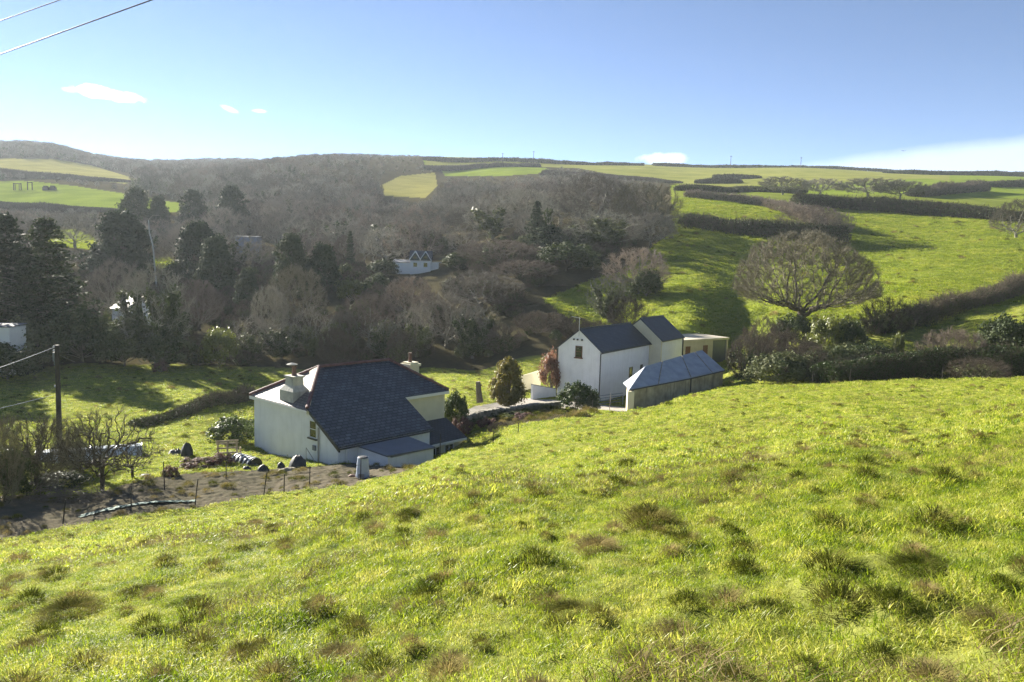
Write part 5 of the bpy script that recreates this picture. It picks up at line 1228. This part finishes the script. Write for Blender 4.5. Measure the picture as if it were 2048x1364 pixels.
# ------------------------------------------------------------------ poles and wires
pt = P(114,690,45); zb_ = -13.0
pl = empty('utility_pole',(pt.x,pt.y,zb_),'dark wooden utility pole standing among the bare fruit trees','pole')
MB().tube([(-.07,0,-.3),(0,0,pt.z-zb_)],.17,10,.13).build('post', M['pole'], pl)
hp = pt.z-zb_
MB().box(-.24,-.14,-.1,.1,hp-1.0,hp-.45).tube([(-.19,0,hp-1.25),(-.19,0,hp-1.0)],.03,6).build('fuse_box', M['greyplastic'], pl)
for zz in (hp-.12,hp-.35,hp-2.55): MB().lathe([(.03,0),(.06,.03),(.06,.09),(.03,.13)],(-.2,0,zz-.06),10).tube([(-.2,0,zz),(0,0,zz)],.02,6).build('insulator', M['metal'], pl)
def wire(a, b, r, sag, mat, label, n=24):
    a=Vector(a); b=Vector(b); pts=[a.lerp(b,i/n)+Vector((0,0,-sag*4*(i/n)*(1-i/n))) for i in range(n+1)]
    m=MB(); m.tube([p-a for p in pts], r, 6); m.build('overhead_wire', M[mat], None, smooth=True, label=label, cat='wire', loc=a)
wire(P(110,694,45), P(-120,776,32), .014, .05,'wire_pale','upper pale cable running from the dark pole to the left edge')
wire(P(110,789,45), P(-150,850,34), .011, .05,'wire_pale','lower pale cable running from the dark pole to the left edge')
wire(P(118,709,45), P(150,724,52), .016, .02,'wire','short dark cable stub leaving the pole to the right')
wire(P(-500,288,46), P(520,-78,15), .016, .0,'wire','lower of the two thin wires crossing the top left sky')
wire(P(-500,218,46), P(420,-106,15), .013, .0,'wire','upper thin wire crossing the very corner of the top left sky')
for px, top, bot, Y, lab in ((1005,306,322,640,'tiny distant pole on the hilltop, leftmost of the skyline poles'),(1067,302,322,640,'tiny distant pole above the hilltop hedge bush, second from the left'),(1461,311,332,690,'slim distant pole on the skyline above the hump of scrub'),(1601,314,337,690,'slim distant pole on the skyline, rightmost of them')):
    p = P(px,bot,Y); t = P(px,top,Y); o = empty('distant_pole',(p.x,p.y,p.z-2),lab,'pole')
    MB().tube([(0,0,0),(0,0,t.z-p.z+2)],.28,6,.2).build('post', M['pole'], o); MB().box(-1.1,1.1,-.12,.12,t.z-p.z+1.2,t.z-p.z+1.45).build('cross_arm', M['pole'], o)
# leaning trunk, the sunlight on it put into its near-white colour
w_ = P(306,492,160); b2 = P(297,440,161); gz_ = Hs(w_.x,w_.y)
dt = empty('leaning_trunk',(w_.x+.6,w_.y,gz_),'bare leaning trunk with sunlight put into its white colour, beside the broad dark conifer','tree'); oq = Vector((w_.x+.6,w_.y,gz_))
MB().tube([(0,0,0),w_-oq,(w_.lerp(b2,.5)-oq)+Vector((-.25,0,0)),b2-oq],.17,8,.10).build('trunk', M['sunlit_trunk'], dt)
MB().tube([b2-oq,(b2-oq)+Vector((.9,0,1.0)),(b2-oq)+Vector((2.4,.2,1.1))],.12,6,.05).tube([w_-oq,(w_-oq)+Vector((1.0,0,-.6))],.1,6,.05).build('branch', M['stone'], dt)
# ------------------------------------------------------------------ fence posts and garden things
for px, py0, py1, Y, lean, lab in [(388,958,1020,33,.25,'thin leaning fence post above the right end of the green netting'),(525,943,1000,35,.3,'thin leaning fence post on the soil left of the cottage'),(619,932,982,36.5,0,'upright fence post in front of the cottage gable end'),(721,918,962,38,.0,'fence post right behind the compost bin’s near side'),(262,972,1036,31.5,0,'thin post at the green netting, left of the leaning one'),(330,924,990,36,-.12,'dark post in the soil near the grey bin'),(568,948,986,35.5,0,'faint thin stake between two garden fence posts'),(452,912,968,39,0,'thin stake before the pallet frame'),(124,1000,1050,30,.2,'short dark stake in the shaded garden corner'),(880,868,908,41.5,0,'thin stake on the field edge before the porch'),(986,862,892,43.5,0,'thin stake on the field edge right of the cottage'),(1036,846,878,45,.0,'thin stake on the field edge below the heather'),(1128,826,850,47,0,'thin pale stake below the laurel bush'),(1184,800,826,60,0,'short pale post at the foot of the laurel bush'),(1219,794,820,63,0,'slim pale post in front of the metal gate'),(1625,742,768,58,.0,'fence post before the dark hedge, below the oak'),(1700,738,768,58,0,'fence post before the dark hedge, right of the one below the oak'),(1885,735,758,57,0,'fence post before the dark hedge, left of the bramble clump')]:
    b1 = P(px,py1,Y); t1 = P(px,py0,Y); o = empty('fence_post',(b1.x,b1.y,b1.z-.25),lab,'fence post'); h = t1.z-b1.z+.25
    MB().tube([(0,0,0),(lean*.4,.05,h*.6),(lean*.7+.01,.05,h)],.028,7,.022).build('post', M['pole' if 'pale' not in lab else 'wood'], o)
fw = [P(124,1012,30),P(262,985,31.5),P(388,970,33),P(525,953,35),P(619,944,36.5),P(721,930,38)]
for i in range(5): wire(fw[i],fw[i+1],.006,.04,'wire',['thin fence wire in the dark garden corner','thin fence wire above the green netting','thin fence wire on the soil left of the cottage','thin fence wire before the cottage gable','thin fence wire leading to the compost bin'][i],8)
p = P(725.5,952,38.5); cb = empty('compost_bin',(p.x,p.y,p.z-.03),'pale blue-grey tapered plastic compost bin on bare soil by the cottage','compost bin'); hb = P(725.5,914,38.5).z-p.z
MB().lathe([(.36,0),(.37,.08),(.33,hb*.33),(.34,hb*.35),(.31,hb*.62),(.32,hb*.64),(.28,hb*.97),(.30,hb),(.24,hb)],k=28).build('body', M['binplastic'], cb, smooth=False)
MB().lathe([(.25,hb+.003),(.27,hb+.03),(.2,hb+.06),(.05,hb+.075)],k=28).build('lid', M['tarp'], cb); MB().box(-.16,.16,-.385,-.34,.03,.24).build('hatch', M['greyplastic'], cb)
# water tank lying on its side, with pale straps
a_ = P(476,936,45.5); b3 = P(508,934,44.6); r_ = .52; tk = empty('water_tank',(a_.x,a_.y,a_.z+.42),'black ribbed water tank lying on its side by the cottage corner','tank'); e_ = b3-a_; e_.z=0
n_ = e_.normalized(); mm = MB(); mm.tube([n_*-.15,Vector((0,0,0)),e_*.5,e_,e_+n_*.15],r_,20); mm.build('body', M['black'], tk, smooth=False)
for f in (.02,.26,.5,.74,.97): MB().tube([e_*f-n_*.05,e_*f+n_*.05],r_+.03,20).build('strap', M['fascia'], tk)
MB().tube([e_+n_*.15,e_+n_*.2],.18,12).build('cap', M['greyplastic'], tk)
def mound(px, py, Y, w, d, h, mat, name, label, cat, seed=1):
    p = P(px,py,Y); o = empty(name,(p.x,p.y,p.z-.05),label,cat); g2 = random.Random(seed); k=14; m=MB(); rows=[]
    for i,(rr_,zz) in enumerate(((1,0),(.95,.25),(.8,.6),(.5,.88),(.2,1.0))):
        rows.append([(w/2*rr_*math.cos(2*math.pi*j/k)*g2.uniform(.85,1.12), d/2*rr_*math.sin(2*math.pi*j/k)*g2.uniform(.85,1.12), h*zz*g2.uniform(.85,1.1)) for j in range(k)])
    vs=[v for r in rows for v in r]; fs=[(i*k+j,i*k+(j+1)%k,(i+1)*k+(j+1)%k,(i+1)*k+j) for i in range(4) for j in range(k)]+[tuple(4*k+j for j in range(k))]
    m.add(vs,fs).build('heap', M[mat], o, smooth=True); return o
mound(352,925,47,1.5,1.2,.95,'tarp','tarpaulin_heap','dark tarpaulin heap on the grass edge left of the pallet frame','tarpaulin',1)
o = mound(374,922,46.5,.9,.8,1.25,'tarp','tarpaulin_heap','pointed dark green covered stack, right of the low tarpaulin heap','tarpaulin',2)
mound(527,942,42.5,.75,.6,.42,'tarp','soil_bag','small dark bag on the soil right of the water tank','bag',3)
mound(494,942,43,.7,.5,.35,'tarp','soil_bag','dark lump in front of the water tank','bag',4)
mound(596,938,42.8,1.1,.8,.85,'tarp','tarpaulin_heap','big dark mound against the cottage gable end','tarpaulin',5)
mound(578,945,42,1.5,.7,.35,'stone','stone_heap','pale heap of stones beside the dark mound at the gable end','stones',6)
mound(562,934,43.5,.5,.4,.35,'tarp','soil_bag','tiny dark bag between the tank and the big dark mound','bag',8)
mound(705,951,38.6,.45,.3,.12,'terracotta','soil_bag','flat reddish scrap at the foot of the compost bin','scrap',9)
# pallet frame
p = P(455,916,45.5); o = empty('pallet_frame',(p.x,p.y,p.z-.15),'rough pale wooden pallet frame in front of the glossy bush','frame',rz=.4)
for x in (-.55,0,.55): MB().box(x-.05,x+.05,-.05,.05,0,1.25).build('upright', M['palewood'], o)
for z in (.15,.45,.75,1.05,1.2): MB().box(-.65,.65,-.08,-.052,z,z+.1).build('slat', M['palewood'], o)
p = P(480,914,46.5); o2 = empty('fence_post',(p.x,p.y,p.z-.2),'short wooden post between the pallet frame and the tank','fence post'); MB().tube([(0,0,0),(.03,0,.85)],.06,8).build('post', M['palewood'], o2)
# bins, cloche, netting
p = P(291,980,38.5); o = empty('grey_bin',(p.x,p.y,p.z-.03),'small grey bin with flared rim beside the old apple tree','bin'); hh = P(291,950,38.5).z-p.z; MB().lathe([(.2,0),(.23,hh*.9),(.26,hh*.92),(.26,hh)],k=20).build('body', M['greyplastic'], o); MB().lathe([(.25,hh+.003),(.2,hh+.05),(.03,hh+.07)],k=20).build('lid', M['black'], o)
p = P(262,978,39.5); o = empty('water_butt',(p.x,p.y,p.z-.03),'pale stone trough behind the grey bin under the branches','trough',rz=.2); MB().box(-.75,.35,-.2,.3,0,.55).build('body', M['stone'], o); MB().box(-.8,.4,-.25,.35,.552,.62).build('rim', M['concrete'], o)
a_ = P(75,958,44); b4 = P(285,948,46.5); e_ = b4-a_; e_.z = 0; ti = empty('polytunnel',(a_.x,a_.y,a_.z-.2),'pale plastic garden tunnel seen through the apple branches','polytunnel'); m = MB(); n_ = Vector((-e_.y,e_.x,0)).normalized()
prof = [(n_*(1.5*math.cos(math.pi*j/12))+Vector((0,0,1.95*math.sin(math.pi*j/12)))) for j in range(13)]
m.prism(prof, e_); m.build('cover', M['cloche'], ti)
for f in (0,.25,.5,.75,1): MB().tube([x*1.02+e_*f for x in prof],.025,6).build('hoop', M['metal'], ti)
for nm_, pp_, lab in (('garden_net',[P(155,1046,31),P(250,1034,32),P(345,1020,33.2),P(388,1014,33.7)],'strip of blue-green netting lying along the edge of the soil'),):
    o = empty(nm_,pp_[0],lab,'netting'); m = MB(); g2 = random.Random(5); k = 40; q0 = Vector(pp_[0])
    def along(f):
        i = min(2,int(f*3)); return pp_[i].lerp(pp_[i+1],f*3-i)
    rows = []
    for i in range(k+1):
        c = along(i/k); zz = Hs(c.x,c.y)
        rows.append([(c.x-q0.x+g2.uniform(-.1,.1),c.y+o_-q0.y, Hs(c.x,c.y+o_)+.05+g2.uniform(0,.04)-q0.z) for o_ in (.0,.13,.26,.39,.5)])
    vs=[v for r in rows for v in r]; vs += [(v[0],v[1],v[2]-.03) for v in vs]; nn = 5*(k+1)
    fs=[(i*5+j,i*5+j+1,(i+1)*5+j+1,(i+1)*5+j) for i in range(k) for j in range(4)]; fs += [tuple(nn+x for x in reversed(f)) for f in fs]
    m.add(vs,fs).build('net', M['net'], o)
# brush heap, stump, log
p = P(150,1000,34.5); o = empty('brush_heap',(p.x,p.y,p.z),'long heap of dark cut branches under the apple trees','brush'); g3 = np.random.default_rng(8); n4 = 700
A_ = np.stack([g3.uniform(-2.2,2.4,n4),g3.normal(0,.35,n4),g3.random(n4)**2*.55],1); D_ = np.stack([g3.normal(0,1,n4),g3.normal(0,.5,n4),g3.normal(0,.25,n4)],1); D_/=np.linalg.norm(D_,axis=1,keepdims=True); V,t4 = cones_np(A_,A_+D_*g3.uniform(.3,1.1,n4)[:,None],np.full(n4,.014)); link('branches',mesh_np('brush',V,[t4],[M['bark_brown']]),o)
p = P(960,800,62); o = empty('tree_stump',(p.x,p.y,p.z-.2),'leaning broken tree stump on the lit grass beyond the cottage','stump'); hh = P(960,762,62).z-p.z
MB().tube([(0,0,0),(-.12,0,hh*.5),(-.2,0,hh+.15)],.3,9,.2).build('trunk', M['wood'], o); MB().tube([(-.15,0,hh*.6),(.1,-.1,hh*.95)],.09,6,.04).build('broken_branch', M['wood'], o)
# play frames on the far bright field
for px, w, h, lab in ((35,4.2,4.0,'hazy timber frame on the bright left field, the wider left one'),(60,2.6,4.6,'hazy tall narrow timber frame beside the wider one')):
    p = place(px,425); o = empty('timber_frame',p,lab,'frame')
    for x in (-w/2,w/2): MB().box(x-.2,x+.2,-.2,.2,-.3,h).build('post', M['pole'], o)
    MB().box(-w/2,w/2,-.15,.15,h*.86,h*.86+.4).build('beam', M['pole'], o)
    if w > 3: MB().box(-w/2+.7,-w/2+1.0,-.15,.15,0,h*.85).box(w/2-1.2,w/2-.9,-.15,.15,0,h*.85).build('bar', M['pole'], o)
for px, lab in ((92,'small hazy dark jump stack right of the timber frames'),(106,'low hazy dark bale at the right end of the frames')):
    p = place(px,422); o = empty('dark_stack',p,lab,'stack'); MB().box(-1.6,1.6,-.8,.8,-.3,1.6).box(-1.1,1.0,-.7,.7,1.602,2.4).build('body', M['pole'], o)
# soaring bird
p = P(1807,302,280); o = empty('bird',p,'small dark bird soaring over the right-hand skyline','bird'); m = MB()
m.prism([(-.9,0,.18),(-.45,.12,.12),(0,.16,0),(.45,.12,.12),(.9,0,.18),(.45,-.1,.1),(0,-.35,-.02),(-.45,-.1,.1)],(0,0,.05)); m.build('body', M['black'], o)
# ------------------------------------------------------------------ haze
hz = MB().box(-1300,1300,-1300,1300,float(TZ.min())-1,float(TZ.max())+18)
m = bpy.data.materials.new('haze'); m.use_nodes = True; n = m.node_tree.nodes; l = m.node_tree.links
for x in list(n): n.remove(x)
o = n.new('ShaderNodeOutputMaterial'); v = n.new('ShaderNodeVolumePrincipled'); v.inputs['Color'].default_value = (.82,.91,1.0,1); v.inputs['Density'].default_value = .00014; v.inputs['Anisotropy'].default_value = .24
l.new(v.outputs[0], o.inputs['Volume'])
hz.build('haze', m, kind='stuff', label='pale blue winter haze thickening toward the sun')
print('things planted, individual wood trees:', n_ind, 'far wood', len(X1), 'scrub', len(X2))
